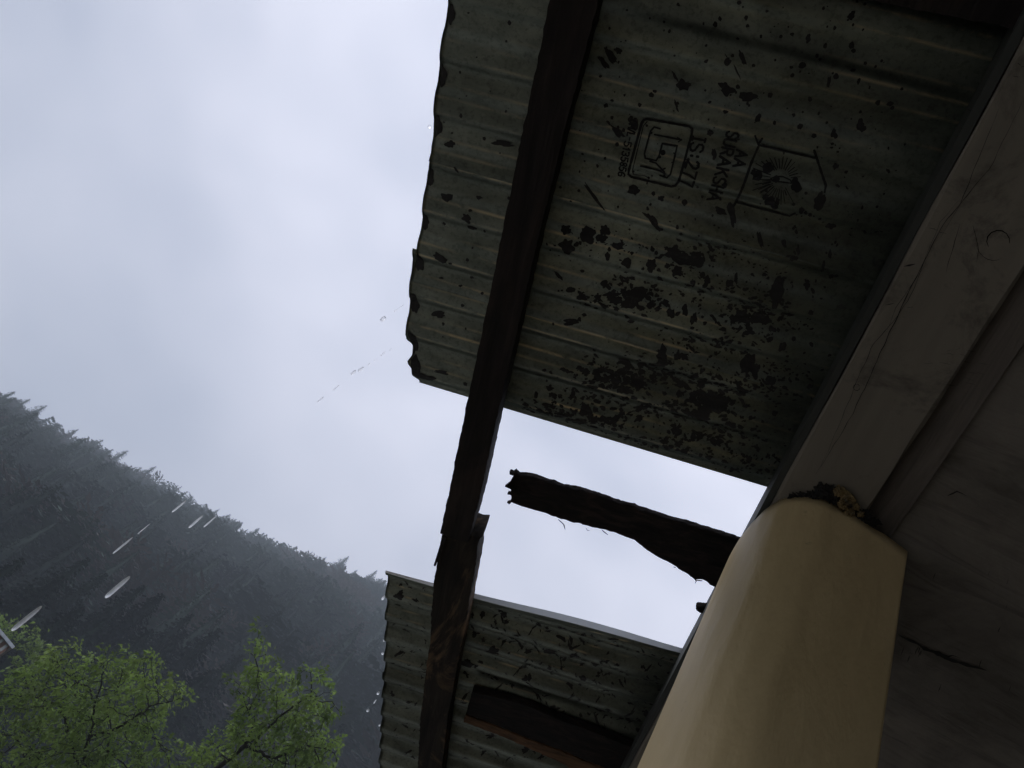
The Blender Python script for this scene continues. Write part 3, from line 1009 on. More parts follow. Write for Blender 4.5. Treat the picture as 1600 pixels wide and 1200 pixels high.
# ------------------------------------------------------------------ rough timbers: an outline in the roof plane with real thickness
def rough_prism(outline, h0, h1, jag=0.0012, step=0.008, seed=0, layers=5, edge=0.10, mi_fn=None):
    """outline: (u,v) corner list; h0 underside, h1 top (square to the roof). Worn edges, uneven sides."""
    P = resample([*outline, outline[0]], step)[:-1]
    P = [np.array(p) for p in P]
    n_ = len(P)
    area = sum(P[i][0] * P[(i + 1) % n_][1] - P[(i + 1) % n_][0] * P[i][1] for i in range(n_))
    if area < 0: P = P[::-1]
    C = np.array(P)
    T = np.roll(C, -1, 0) - np.roll(C, 1, 0)
    T /= np.linalg.norm(T, axis=1)[:, None] + 1e-9
    Nn = np.stack([T[:, 1], -T[:, 0]], 1)
    V = []
    for k in range(layers + 1):
        q = k / layers
        ins = 0.0015 + 0.0018 * (abs(q - .5) * 2) ** 4
        for i in range(n_):
            p = C[i]
            j = jag * (noise.fractal(Vector((p[0] * 90, p[1] * 90, q * 1.2 + seed)), 1.0, 2.0, 5) * 1.6)
            w = p + Nn[i] * (j - ins)
            V.append(roofp(w[0], w[1], h0 + (h1 - h0) * q))
    Fs = []
    for k in range(layers):
        for i in range(n_):
            a, b_ = k * n_ + i, k * n_ + (i + 1) % n_
            Fs.append((a, a + n_, b_ + n_, b_))
    Fs.append(tuple(range(n_)))
    Fs.append(tuple(layers * n_ + i for i in range(n_ - 1, -1, -1)))
    return V, Fs


def fix_normals(o):
    bm = bmesh.new(); bm.from_mesh(o.data)
    bmesh.ops.triangulate(bm, faces=[f_ for f_ in bm.faces if len(f_.verts) > 4])
    bmesh.ops.recalc_face_normals(bm, faces=bm.faces)
    bm.to_mesh(o.data); bm.free()


def P_(h, *pix):
    return [uv(x, y, h) for x, y in pix]


# purlin over most of the picture
hb, ht = 1.000, 1.0705
ol = P_(hb, (880, -160), (855, 0), (831, 118), (800, 268), (786, 340), (770, 420), (735, 590), (712, 700), (699, 770), (685, 834),
        (700, 842), (733, 851), (752, 780), (778, 660), (799, 570), (818, 488), (845, 370), (863, 300), (887, 200), (911, 110), (939, 0), (968, -160))
def run_on(a, b_, v_):
    # carry an edge a -> b_ on in a straight line until it reaches v_
    k = (v_ - a[1]) / (b_[1] - a[1])
    return (a[0] + (b_[0] - a[0]) * k, v_)


ol = [run_on(ol[2], ol[0], -.93)] + ol[1:-1] + [run_on(ol[-3], ol[-1], -.93)]
pur = empty('purlin', tuple(roofp(*uv(790, 400), 1.03)))
tag(pur, 'long dark wet timber purlin running under the stamped sheet and out across the gap', 'purlin', 'purlins carrying the porch roof')
mb = MB(); mb.add(*rough_prism(ol, hb, ht, 0.0010, seed=1))
fix_normals(part(mb, 'timber', M['purlin'], pur))
mb = MB()
a = P_(hb - .001, (700, 842), (690, 836), (684, 862), (677, 888), (682, 884), (697, 850))
mb.add(*rough_prism(a, hb + .002, hb + .006, 0.0006, 0.004, seed=3, layers=2))
fix_normals(part(mb, 'splinter', M['purlin'], pur))

hb2, ht2 = 1.008, 1.0695
ol = P_(hb2, (690, 826), (683, 862), (676, 905), (672, 960), (670, 1000), (662, 1060), (655, 1120), (651, 1200), (640, 1300), (628, 1500),
        (660, 1500), (683, 1300), (692, 1200), (702, 1120), (715, 1050), (728, 985), (737, 930), (744, 895), (750, 850), (756, 838), (722, 832))
pur2 = empty('purlin', tuple(roofp(*uv(700, 1000), 1.03)))
tag(pur2, 'scorched timber purlin with bare brown patches under the far roof sheets', 'purlin', 'purlins carrying the porch roof')
mb = MB(); mb.add(*rough_prism(ol, hb2, ht2, 0.0015, seed=5))
fix_normals(part(mb, 'timber', M['purlin_burnt'], pur2))

# broken rafter poking out from behind the column
hb3, ht3 = 1.04, 1.053
ol = P_(hb3, (794, 738), (800, 741), (804, 737), (811, 742), (830, 744), (858, 753), (880, 761), (905, 765), (940, 776), (970, 787), (992, 792), (1000, 796), (1050, 812),
        (1100, 826), (1160, 845), (1260, 880), (1330, 915), (1290, 990), (1220, 965), (1160, 940), (1108, 915), (1098, 908), (1085, 907), (1050, 884), (1020, 868), (1005, 858),
        (990, 845), (975, 840), (948, 830), (930, 827), (900, 819), (870, 811), (850, 803), (820, 795), (795, 786), (797, 779), (794, 772), (797, 768), (791, 758), (797, 760), (804, 764), (815, 767), (829, 767), (826, 761), (812, 752), (802, 745), (795, 742))
raf = empty('broken_rafter', tuple(roofp(*uv(1000, 830), 1.02)))
tag(raf, 'charred broken rafter with a splintered forked end hanging in the open gap', 'rafter')
mb = MB(); mb.add(*rough_prism(ol, hb3, ht3, 0.0012, 0.004, seed=8))
fix_normals(part(mb, 'timber', M['char'], raf))
for pts, w in (([(872, 812), (877, 816), (881, 820), (883, 828)], .0018), ([(940, 828), (946, 833), (950, 836)], .0015), ([(1085, 905), (1088, 908), (1086, 912)], .0014), ([(1098, 908), (1090, 907), (1086, 906)], .002),
               ([(988, 793), (993, 789), (997, 793)], .0012), ([(915, 825), (918, 829), (922, 829)], .0006), ([(1052, 886), (1056, 887)], .0012)):
    mb = MB()
    for off in (0.0, 0.0008):
        Q = resample([np.array(uv(*p, hb3 + .01)) for p in pts], .003)
        mb.add(*strip_pts(Q, w, lambda a_, b_, off=off: roofp(a_, b_, hb3 + .01 + off), True, .2, 1))
    part(mb, 'splinter', M['char'], raf)

for k, pts in enumerate(([(815, 744), (800, 738), (803, 745)], [(816, 770), (788, 758), (804, 773)], [(814, 782), (792, 788), (806, 775)], [(812, 774), (791, 770), (803, 779)])):
    mb = MB(); mb.add(*rough_prism(P_(hb3 + .004, *pts), hb3 + .004, hb3 + .010, 0.0002, 0.002, seed=40 + k, layers=1))
    fix_normals(part(mb, 'splinter', M['char'], raf))

# short charred stub beside the column
stub = MB()
stub.add(*rough_prism(P_(1.02, (1087, 949), (1094, 948), (1110, 950), (1180, 975), (1175, 995), (1120, 975), (1100, 962), (1092, 959), (1086, 955)), 1.02, 1.035, 0.001, 0.004, seed=11))
o = stub.build('rafter_stub', M['char'])
fix_normals(o)
tag(o, 'short black stub of burnt rafter just showing past the left edge of the yellow column', 'rafter')

# far rafter: black scorched side, raw brown split edge
hb4, ht4 = 1.05, 1.0695
raf2 = empty('splintered_rafter', tuple(roofp(*uv(850, 1140), 1.03)))
tag(raf2, 'scorched black rafter with a raw brown split edge under the far roof sheets', 'rafter')
ol = P_(hb4, (737, 1080), (790, 1092), (830, 1104), (870, 1122), (910, 1136), (960, 1156), (1020, 1180), (1100, 1215), (1180, 1250), (1150, 1320), (1060, 1260), (940, 1199), (880, 1174), (826, 1155), (780, 1136), (727, 1116))
mb = MB(); mb.add(*rough_prism(ol, hb4, ht4, 0.001, seed=13))
fix_normals(part(mb, 'timber', M['char'], raf2))
ol = P_(hb4 + .004, (727, 1117), (780, 1137), (826, 1156), (880, 1175), (940, 1200), (1060, 1261), (1140, 1320), (1060, 1320), (960, 1240), (910, 1212), (870, 1190), (830, 1172), (780, 1150), (723, 1129))
mb = MB(); mb.add(*rough_prism(ol, hb4 + .004, ht4 - .01, 0.002, seed=14))
fix_normals(part(mb, 'split_edge', M['raw'], raf2))

# rafter crossing above the top right corner of the picture
hb5, ht5 = 0.985, 1.068
ol = P_(hb5, (1335, 0), (1420, 18), (1500, 34), (1545, 42), (1582, 50), (1640, 60), (1760, 60), (1760, -90), (1600, -110), (1300, -170), (1040, -220), (1015, -90), (1150, -40), (1250, -18))
raf3 = empty('rafter', tuple(roofp(*uv(1450, -40), 1.03)))
tag(raf3, 'near black rafter crossing the top right corner above the stamped sheet', 'rafter')
olp = [p if p[0] < .33 else (.33, p[1]) for p in ol]
mb = MB(); mb.add(*rough_prism(ol, hb5, ht5, 0.0012, seed=15))
o5 = part(mb, 'timber', M['purlin'], raf3)
fix_normals(o5)

# ------------------------------------------------------------------ rain: drops that fell from the eave
def drop_obj(px, py, w_px, len_px, xe=-0.592, label='clear raindrop falling from the eave', hang=False, grp='raindrops falling from the eave'):
    c = at_x(px, py, xe)
    fwd = (c - EYE) @ RW[:, 2]
    r = 0.5 * w_px / F * fwd
    L = 0.5 * len_px / F * fwd
    bm = bmesh.new()
    bmesh.ops.create_uvsphere(bm, u_segments=16, v_segments=12, radius=1)
    for q in bm.verts:
        z = q.co.z
        k = (1 - 0.3 * max(0, z) ** 1.5)
        if L > 1.6 * r: k *= (1 - z ** 6) ** .5 / math.sqrt(max(1e-3, 1 - z * z)) if abs(z) < .999 else 0
        q.co = Vector((q.co.x * r * k, q.co.y * r * k, z * L))
    me = bpy.data.meshes.new('raindrop'); bm.to_mesh(me); bm.free()
    me.materials.append(M['water'])
    me.polygons.foreach_set('use_smooth', np.ones(len(me.polygons), dtype=bool))
    o = bpy.data.objects.new('raindrop', me); COL.objects.link(o)
    o.location = c
    if not hang:
        o.rotation_euler = (math.radians(3), math.radians(-4), 0)
    tag(o, label, 'raindrop', grp)
    return o


drops = [(42, 966, 11, 46, 'fat raindrop falling in front of the forest, lowest and leftmost of all'),
         (184, 917, 11, 42, 'fat raindrop falling before the dark conifers, second from the lower left'),
         (192, 852, 4.5, 34, 'thin raindrop falling before the misty slope, just above the fat one'),
         (225, 826, 2.0, 24, 'faint hair thin raindrop before the misty slope left of centre'),
         (280, 791, 4.5, 26, 'raindrop falling just under the ridge tree tops, leftmost of three'),
         (306, 815, 5.5, 27, 'raindrop falling below the ridge tree tops, middle of three'),
         (328, 815, 4.0, 24, 'raindrop falling below the ridge tree tops, rightmost of three'),
         (501, 624, 3.0, 14, 'small raindrop against the sky, lowest in the dotted line from the torn corner'),
         (525, 606, 3.2, 14, 'small raindrop against the sky, second lowest in the dotted line'),
         (552, 582, 5.5, 11, 'plump raindrop against the sky, left of a touching pair'),
         (564, 577, 6.5, 12, 'plump raindrop against the sky, right of a touching pair'),
         (577, 569, 2.0, 8, 'tiny raindrop against the sky just above the touching pair'),
         (586, 563, 2.0, 6, 'tiny raindrop against the sky, third from the upper end of the dotted line'),
         (598, 553, 3.0, 12, 'small raindrop against the sky, second from the upper end of the dotted line'),
         (610, 546, 2.0, 6, 'faint raindrop at the upper end of the dotted line by the torn corner'),
         (599, 498, 9, 10, 'round raindrop against the sky left of the eave edge'),
         (618, 485, 2.4, 10, 'tiny raindrop between the round drop and the eave edge'),
         (627, 479, 1.6, 12, 'thread of water leaving the eave edge beside the round raindrop')]
for (x, y, w_, L_, lb) in drops:
    drop_obj(x, y, w_ * .66, min(L_ * 1.15, w_ * 6 + 14), -0.592, lb)
drop_obj(671, 198, 6, 7, -0.596, 'water drop hanging from the eave of the stamped sheet', True, 'drops hanging from the eave')
far = [(599, 934, 4, 9, 'bright raindrop at the eave corner of the far roof sheets'), (600, 1001, 3, 4, 'tiny raindrop by the far eave, below the corner drop'),
       (598, 1021, 4, 5, 'round raindrop by the far eave, left of the purlin'), (591, 1083, 4, 6, 'raindrop by the far eave where two sheets overlap'),
       (575, 1110, 4, 6, 'lone raindrop in front of the forest left of the far eave'), (593, 1133, 3, 4, 'tiny raindrop at the far eave, lowest in the photo'), (586, 1096, 2, 8, 'thin raindrop beside the lone one by the far eave')]
for (x, y, w_, L_, lb) in far:
    drop_obj(x, y, w_, L_, -0.56, lb)

# ------------------------------------------------------------------ conifers
def leafmat(name, cols, rough=0.7, scale=0.6):
    m_ = mat(name, cols[0], 0.95, spec=0.1)
    t, n, l, b = nodes_of(m_)
    oi = n.new('ShaderNodeObjectInfo')
    f = ntex(t, scale, 4, 0.6)
    c = ramp(t, f, [(0.3, cols[0]), (0.5, cols[1]), (0.7, cols[2])])
    hsv = n.new('ShaderNodeHueSaturation')
    mr = n.new('ShaderNodeMapRange'); mr.inputs[3].default_value = 0.6; mr.inputs[4].default_value = 1.35
    l.new(oi.outputs['Random'], mr.inputs[0]); l.new(mr.outputs[0], hsv.inputs['Value'])
    l.new(c, hsv.inputs['Color']); l.new(hsv.outputs[0], b.inputs['Base Color'])
    return m_


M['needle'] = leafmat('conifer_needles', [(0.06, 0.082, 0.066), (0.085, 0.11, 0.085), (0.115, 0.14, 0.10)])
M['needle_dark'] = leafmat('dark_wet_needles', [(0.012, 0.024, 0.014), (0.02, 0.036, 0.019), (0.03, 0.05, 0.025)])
M['bare'] = leafmat('grey_brown_twigs', [(0.10, 0.09, 0.075), (0.15, 0.13, 0.11), (0.20, 0.17, 0.145)])
M['bark'] = mat('bark', (0.05, 0.038, 0.028), 0.95)
M['leaf'] = None


def conifer_mesh(name, H=1.0, levels=30, nb=7, npc=5, seed=0, spread=0.2, droop=0.25, leafm='needle', broad=False):
    """unit height tree; layered boughs of many small sprays"""
    r = np.random.default_rng(seed)
    V, Fc, mi = [], [], []
    def addf(vs_, m_):
        b = len(V); V.extend(vs_); Fc.append(tuple(range(b, b + len(vs_)))); mi.append(m_)
    # trunk
    for k in range(5):
        a0, a1 = k * 2 * math.pi / 5, (k + 1) * 2 * math.pi / 5
        r0, r1 = 0.014, 0.002
        addf([(r0 * math.cos(a0), r0 * math.sin(a0), 0), (r0 * math.cos(a1), r0 * math.sin(a1), 0), (r1 * math.cos(a1), r1 * math.sin(a1), .99), (r1 * math.cos(a0), r1 * math.sin(a0), .99)], 1)
    if not broad:
        for k in range(9):
            a0, a1 = k * 2 * math.pi / 9, (k + 1) * 2 * math.pi / 9
            zs = [.12, .35, .6, .8, .97]
            for q in range(4):
                ra, rb = [spread * .3 * (1 - (z_ - .1) / .9) * (1 + .25 * math.sin(k * 2.1 + z_ * 17 + seed)) + .002 for z_ in (zs[q], zs[q + 1])]
                addf([(ra * math.cos(a0), ra * math.sin(a0), zs[q]), (ra * math.cos(a1), ra * math.sin(a1), zs[q]), (rb * math.cos(a1), rb * math.sin(a1), zs[q + 1]), (rb * math.cos(a0), rb * math.sin(a0), zs[q + 1])], 0)
    for L in range(levels):
        t = (L + r.uniform(-.3, .3)) / levels
        z = 0.10 + 0.90 * t
        if z > .995: z = .995
        if broad:
            R = spread * math.sqrt(max(0, 1 - (2 * (z - .55) / .95) ** 2)) * r.uniform(.7, 1.15)
        else:
            R = spread * ((1 - t) ** 0.85 * 0.95 + 0.035) * r.uniform(.65, 1.2)
        n_ = max(3, int(nb * (0.45 + 0.55 * (1 - t)) + .5))
        a_ = r.uniform(0, 6.28)
        for k in range(n_):
            a = a_ + k * 2 * math.pi / n_ + r.uniform(-.35, .35)
            RR = R * r.uniform(.6, 1.15)
            dx, dy = math.cos(a), math.sin(a)
            for q in range(npc):
                s = (q + r.uniform(0.2, .9)) / npc
                rad = RR * s
                zz = z - droop * RR * s ** 1.3 + r.uniform(-.006, .006) + 0.04 * RR
                w = (0.014 + 0.36 * RR * (0.35 + .5 * s)) * r.uniform(.5, .9)
                ln = RR / npc * r.uniform(1.0, 1.9) + .006
                tw = r.uniform(-.7, .7)
                # a ragged spray: pointed polygon drooping at its tip
                px, py = -dy, dx
                hz = math.sin(tw) * w
                wx = math.cos(tw) * w
                dz = -droop * ln * r.uniform(.6, 1.8)
                base = (dx * rad, dy * rad, zz)
                tip = (dx * (rad + ln), dy * (rad + ln), zz + dz)
                mid1 = (dx * (rad + ln * .45) + px * wx * .5, dy * (rad + ln * .45) + py * wx * .5, zz + dz * .3 + hz * .5)
                mid2 = (dx * (rad + ln * .45) - px * wx * .5, dy * (rad + ln * .45) - py * wx * .5, zz + dz * .3 - hz * .5 - r.uniform(0, .5) * w * .4)
                addf([base, mid1, tip, mid2], 0)
    me = bpy.data.meshes.new(name)
    me.from_pydata([tuple(map(float, p)) for p in V], [], Fc)
    me.materials.append(M[leafm]); me.materials.append(M['bark'])
    me.polygons.foreach_set('material_index', np.array(mi, dtype=np.int32))
    me.update()
    return me


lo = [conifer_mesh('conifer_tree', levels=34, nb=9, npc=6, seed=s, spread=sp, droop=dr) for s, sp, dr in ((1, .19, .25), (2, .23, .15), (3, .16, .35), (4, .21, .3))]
lo_b = [conifer_mesh('leafless_tree', levels=22, nb=8, npc=4, seed=s, spread=.30, droop=-.2, leafm='bare', broad=True) for s in (5, 6)]
lo_g = [conifer_mesh('broadleaf_tree', levels=26, nb=11, npc=6, seed=s, spread=.34, droop=0.12, broad=True) for s in (8, 9, 10)]
hi = [conifer_mesh('conifer_tree', levels=54, nb=11, npc=9, seed=s, spread=sp, droop=dr) for s, sp, dr in ((11, .20, .28), (12, .24, .2), (13, .18, .34))]


def place_tree(me, x, y, H, name, label, cat, group, wide=1.0, lean=0.03):
    o = bpy.data.objects.new(name, me)
    COL.objects.link(o)
    o.location = (x, y, ground_z(x, y) - 0.3)
    o.scale = (H * wide, H * wide, H)
    o.rotation_euler = (rr.gauss(0, lean), rr.gauss(0, lean), rr.uniform(0, 6.28))
    tag(o, label, cat, group)
    return o


def top_at(px, py, H):
    """distance at which a tree of height H standing on the slope has its tip at (px,py)"""
    d = ray(px, py)
    hxy = math.hypot(d[0], d[1]); k = d[2] / hxy
    ux_, uy_ = d[0] / hxy, d[1] / hxy
    best = None
    for r in np.arange(60, 445, 2.0):
        g_ = ground_z(ux_ * r, uy_ * r) + H - (EYE[2] + k * r)
        if best is not None and best[0] * g_ <= 0:
            return ux_ * r, uy_ * r, r
        best = (g_, r)
    return None


def project(p):
    q = RW.T @ (np.asarray(p) - EYE)
    if q[2] <= 0.01: return None
    return 800 + F * q[0] / q[2], 600 - F * q[1] / q[2]


count = 0
# named near trees (tips read from the photograph)
NEAR = []
near = [(141, 873, 22, 'dark conifer with pointed tip on the lower slope, left of the fat raindrop', 1.1), (262, 926, 24, 'tall dark green conifer behind the left broadleaf tree, highest tip of its clump', 1.25),
        (306, 957, 22, 'dark conifer right of the tallest one in the clump behind the broadleaf trees', 1.1), (343, 986, 23, 'broad dark conifer at the right edge of the clump behind the broadleaf trees', 1.3),
        (383, 1022, 20, 'dark conifer tip between the two green broadleaf trees', 1.1), (228, 915, 24, 'dark conifer close left of the tallest one in the clump', 1.0),
        (45, 870, 22, 'dark conifer on the lower slope near the left edge of the photo', 1.2), (170, 895, 20, 'blurred dark conifer beside the second fat raindrop', 1.1), (20, 925, 24, 'dark spreading conifer above the small house', 1.4), (100, 905, 22, 'dark conifer between the small house and the fat raindrop', 1.2),
        (290, 990, 21, 'lower dark conifer in front of the clump, above the left broadleaf tree', 1.3), (240, 985, 22, 'bushy dark conifer rising behind the crown of the left broadleaf tree', 1.3), (330, 1050, 22, 'dim conifer low between the broadleaf trees', 1.4), (180, 960, 21, 'dark conifer rising directly over the left broadleaf crown', 1.3),
        (420, 1080, 20, 'dim conifer behind the right broadleaf tree', 1.3), (540, 1130, 20, 'hazy conifer right of the right broadleaf tree', 1.3), (130, 950, 22, 'dark conifer over the far left part of the broadleaf crown', 1.3)]
for k, (px, py, H, lb, wd) in enumerate(near):
    H *= 0.95
    q = top_at(px, py, H)
    if not q: print('no place', px, py); continue
    root = empty('conifer_tree', (q[0], q[1], ground_z(q[0], q[1]) - .3))
    tag(root, lb, 'tree', 'dark conifers on the lower slope')
    src = hi[k % 3]
    key = 'split%d' % (k % 3)
    if key not in M:
        # separate trunk and crown meshes
        res = []
        for want in (1, 0):
            bm = bmesh.new(); bm.from_mesh(src)
            bmesh.ops.delete(bm, geom=[f_ for f_ in bm.faces if f_.material_index != want], context='FACES')
            me = bpy.data.meshes.new('trunk' if want else 'crown'); bm.to_mesh(me); bm.free()
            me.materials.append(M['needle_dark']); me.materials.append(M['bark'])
            res.append(me)
        M[key] = res
    for me, nm in zip(M[key], ('trunk', 'crown')):
        o = bpy.data.objects.new(nm, me); COL.objects.link(o); o.parent = root
    root.scale = (H * wd, H * wd, H)
    root.rotation_euler = (0, 0, rr.uniform(0, 6.28))
    NEAR.append((q[0], q[1])); pass
    count += 1

ORD = lambda k: '%d%s' % (k, 'th' if 10 <= k % 100 <= 20 else {1: 'st', 2: 'nd', 3: 'rd'}.get(k % 10, 'th'))
LOOK = {}
for me_, w_ in zip(lo, ('full', 'broad', 'drooping', 'ragged')): LOOK[me_.name] = w_
for me_, w_ in zip(lo_b, ('twiggy', 'spreading twiggy')): LOOK[me_.name] = w_
for me_, w_ in zip(lo_g, ('rounded', 'bushy', 'billowing')): LOOK[me_.name] = w_


def zone(x, y, H):
    p = project((x, y, ground_z(x, y) + H))
    bx = ['at the left edge', 'above the small house', 'over the left broadleaf crown', 'behind the left broadleaf crown', 'between the broadleaf trees',
          'above the right broadleaf tree', 'right of the right broadleaf tree', 'next to the far eave'][min(7, max(0, int((p[0] + 20) / 78)))]
    e = math.degrees(math.atan2(ground_z(x, y) + H - EYE[2], math.hypot(x, y))) / float(ridge_el(math.degrees(math.atan2(x, y))))
    by = 'just under the ridge' if e > .92 else 'high on the slope' if e > .8 else 'halfway up the slope' if e > .62 else 'low on the slope'
    return by + ', ' + bx


# ridge line
for k, az in enumerate(np.arange(-54, -18.5, 0.55)):
    a = math.radians(az + rr.uniform(-.25, .25)); r = RD + rr.uniform(-8, 3)
    b_ = rr.random()
    H = rr.uniform(9, 24)
    x, y = r * math.sin(a), r * math.cos(a)
    cl = noise.noise(Vector((az * .55, 3.3, 0)))
    if cl < -.28 and rr.random() < .8: continue
    H = min(22.0, H * (1 + 0.9 * cl))
    if b_ < .68: me, nm = rr.choice(lo), 'conifer_tree'
    elif b_ < .92: me, nm = rr.choice(lo_g), 'broadleaf_tree'
    else: me, nm = rr.choice(lo_b), 'leafless_tree'
    lb = '%s tree on the ridge skyline, %s from the left edge' % ({'conifer_tree': LOOK[me.name] + ' conifer'}.get(nm, LOOK[me.name]), ORD(k + 1))
    lb = lb.replace('conifer tree', 'conifer')
    place_tree(me, x, y, H * (1.0 if nm == 'conifer_tree' else .8), nm, lb, 'tree', {'conifer_tree': 'conifers along the ridge', 'broadleaf_tree': 'rounded trees along the ridge', 'leafless_tree': 'twiggy trees along the ridge'}[nm], 1.25)
    count += 1

# trees over the slope; individuals first, the rest one forest mass
cand = []
for k in range(16000):
    az = rr.uniform(-56, -6); r = math.sqrt(rr.uniform(105 ** 2, 440 ** 2))
    a = math.radians(az); x, y = r * math.sin(a), r * math.cos(a)
    H = rr.uniform(12, 23)
    if any(abs(math.atan2(q[0], q[1]) - a) < .05 and math.hypot(*q) + 8 > r for q in NEAR): continue
    p = project((x, y, ground_z(x, y) + H * .7))
    if p is None or not (-60 < p[0] < 640 and 500 < p[1] < 1260): continue
    cand.append((x, y, H, r))
kept = []
grid = {}
for c_ in cand:
    sp_ = 5.2 + c_[3] * .002
    key = (int(c_[0] // sp_), int(c_[1] // sp_))
    if any((c_[0] - q[0]) ** 2 + (c_[1] - q[1]) ** 2 < sp_ ** 2 for i in (-1, 0, 1) for j in (-1, 0, 1) for q in grid.get((key[0] + i, key[1] + j), [])): continue
    grid.setdefault(key, []).append(c_); kept.append(c_)
kept.sort(key=lambda c_: c_[3])
lim = max(0, 285 - count)
mass = []
for k, (x, y, H, r) in enumerate(kept):
    f_ = fbm(x / 60, y / 60, 4.4)
    if f_ > .12 and rr.random() < .6: me, nm = rr.choice(lo_b), 'leafless_tree'; H *= .75
    elif rr.random() < .42: me, nm = rr.choice(lo_g), 'broadleaf_tree'; H *= .8
    else: me, nm = rr.choice(lo), 'conifer_tree'
    if k < lim:
        place_tree(me, x, y, H, nm, ('hazy ' + LOOK[me.name] + (' conifer ' if nm == 'conifer_tree' else ' tree ') + zone(x, y, H)), 'tree',
                   {'conifer_tree': 'conifers over the slope', 'broadleaf_tree': 'rounded trees over the slope', 'leafless_tree': 'twiggy trees over the slope'}[nm], 1.2)
    else:
        mass.append((me, x, y, H))
# the wood goes on past both sides of the picture
done = []
for k in range(5000):
    az = rr.choice((rr.uniform(-78, -55), rr.uniform(-8, 28))); r = math.sqrt(rr.uniform(140 ** 2, 436 ** 2))
    x, y = r * math.sin(math.radians(az)), r * math.cos(math.radians(az))
    if any((x - q[0]) ** 2 + (y - q[1]) ** 2 < 64 for q in done): continue
    done.append((x, y))
    mass.append((rr.choice(lo + lo_g), x, y, rr.uniform(11, 20)))
SEEN = {}
for o in COL.objects:
    if o.parent is None and o.get('group', '').endswith('over the slope'): SEEN.setdefault(o['label'], []).append(o)
for lb_, os_ in SEEN.items():
    if len(os_) > 1:
        os_.sort(key=lambda q: project(q.location)[0])
        for k, q in enumerate(os_): q['label'] = lb_ + ', %s counting rightward' % ORD(k + 1)
# the far wood as one mass
allv, alll, allm = [], [], []
off = 0
cache = {}
for me, x, y, H in mass:
    if me.name not in cache:
        co = np.empty(len(me.vertices) * 3); me.vertices.foreach_get('co', co)
        mi_ = np.empty(len(me.polygons), dtype=np.int32); me.polygons.foreach_get('material_index', mi_)
        cache[me.name] = (co.reshape(-1, 3), mi_, 2 if 'leafless' in me.name else 0)
    co, mi_, add = cache[me.name]
    a = rr.uniform(0, 6.28); ca, sa = math.cos(a), math.sin(a)
    q = co.copy()
    X = (q[:, 0] * ca - q[:, 1] * sa) * H * 1.2 + x; Y = (q[:, 0] * sa + q[:, 1] * ca) * H * 1.2 + y
    allv.append(np.stack([X, Y, q[:, 2] * H + ground_z(x, y) - .3], 1))
    allm.append(np.where(mi_ == 0, add, 1))
if allv:
    VV = np.concatenate(allv); MM = np.concatenate(allm)
    nf = len(VV) // 4
    me = bpy.data.meshes.new('forest')
    me.vertices.add(len(VV)); me.vertices.foreach_set('co', VV.ravel())
    me.loops.add(nf * 4); me.loops.foreach_set('vertex_index', np.arange(nf * 4, dtype=np.int32))
    me.polygons.add(nf); me.polygons.foreach_set('loop_start', np.arange(0, nf * 4, 4, dtype=np.int32))
    me.polygons.foreach_set('material_index', MM.astype(np.int32))
    for k_ in ('needle', 'bark', 'bare'): me.materials.append(M[k_])
    me.update(calc_edges=True)
    o = bpy.data.objects.new('forest', me); COL.objects.link(o)
    tag(o, 'misty conifer forest covering the far slope', 'forest', kind='stuff')
print('individual trees', min(len(kept), lim) + count, 'mass', len(mass))


# ------------------------------------------------------------------ broadleaf trees grown towards their crown volume
def leafy_mat(name, a, b_, c_):
    m_ = mat(name, a, 0.5)
    t, n, l, bb = nodes_of(m_)
    f = ntex(t, 1.3, 4, 0.6)
    c = ramp(t, f, [(0.35, a), (0.5, b_), (0.68, c_)])
    at = n.new('ShaderNodeAttribute'); at.attribute_name = 'tone'
    hsv = n.new('ShaderNodeHueSaturation')
    l.new(at.outputs['Fac'], hsv.inputs['Value']); l.new(c, hsv.inputs['Color'])
    l.new(hsv.outputs[0], bb.inputs['Base Color'])
    tr = n.new('ShaderNodeBsdfTranslucent'); l.new(hsv.outputs[0], tr.inputs[0])
    ms = n.new('ShaderNodeMixShader'); ms.inputs[0].default_value = .5
    o_ = [q for q in n if q.type == 'OUTPUT_MATERIAL'][0]
    l.new(bb.outputs[0], ms.inputs[1]); l.new(tr.outputs[0], ms.inputs[2]); l.new(ms.outputs[0], o_.inputs[0])
    return m_


M['leaf'] = leafy_mat('young_green_leaves', (0.155, 0.235, 0.06), (0.205, 0.295, 0.075), (0.27, 0.36, 0.105))
M['limb'] = mat('dark_wet_bark', (0.022, 0.018, 0.015), 0.9)


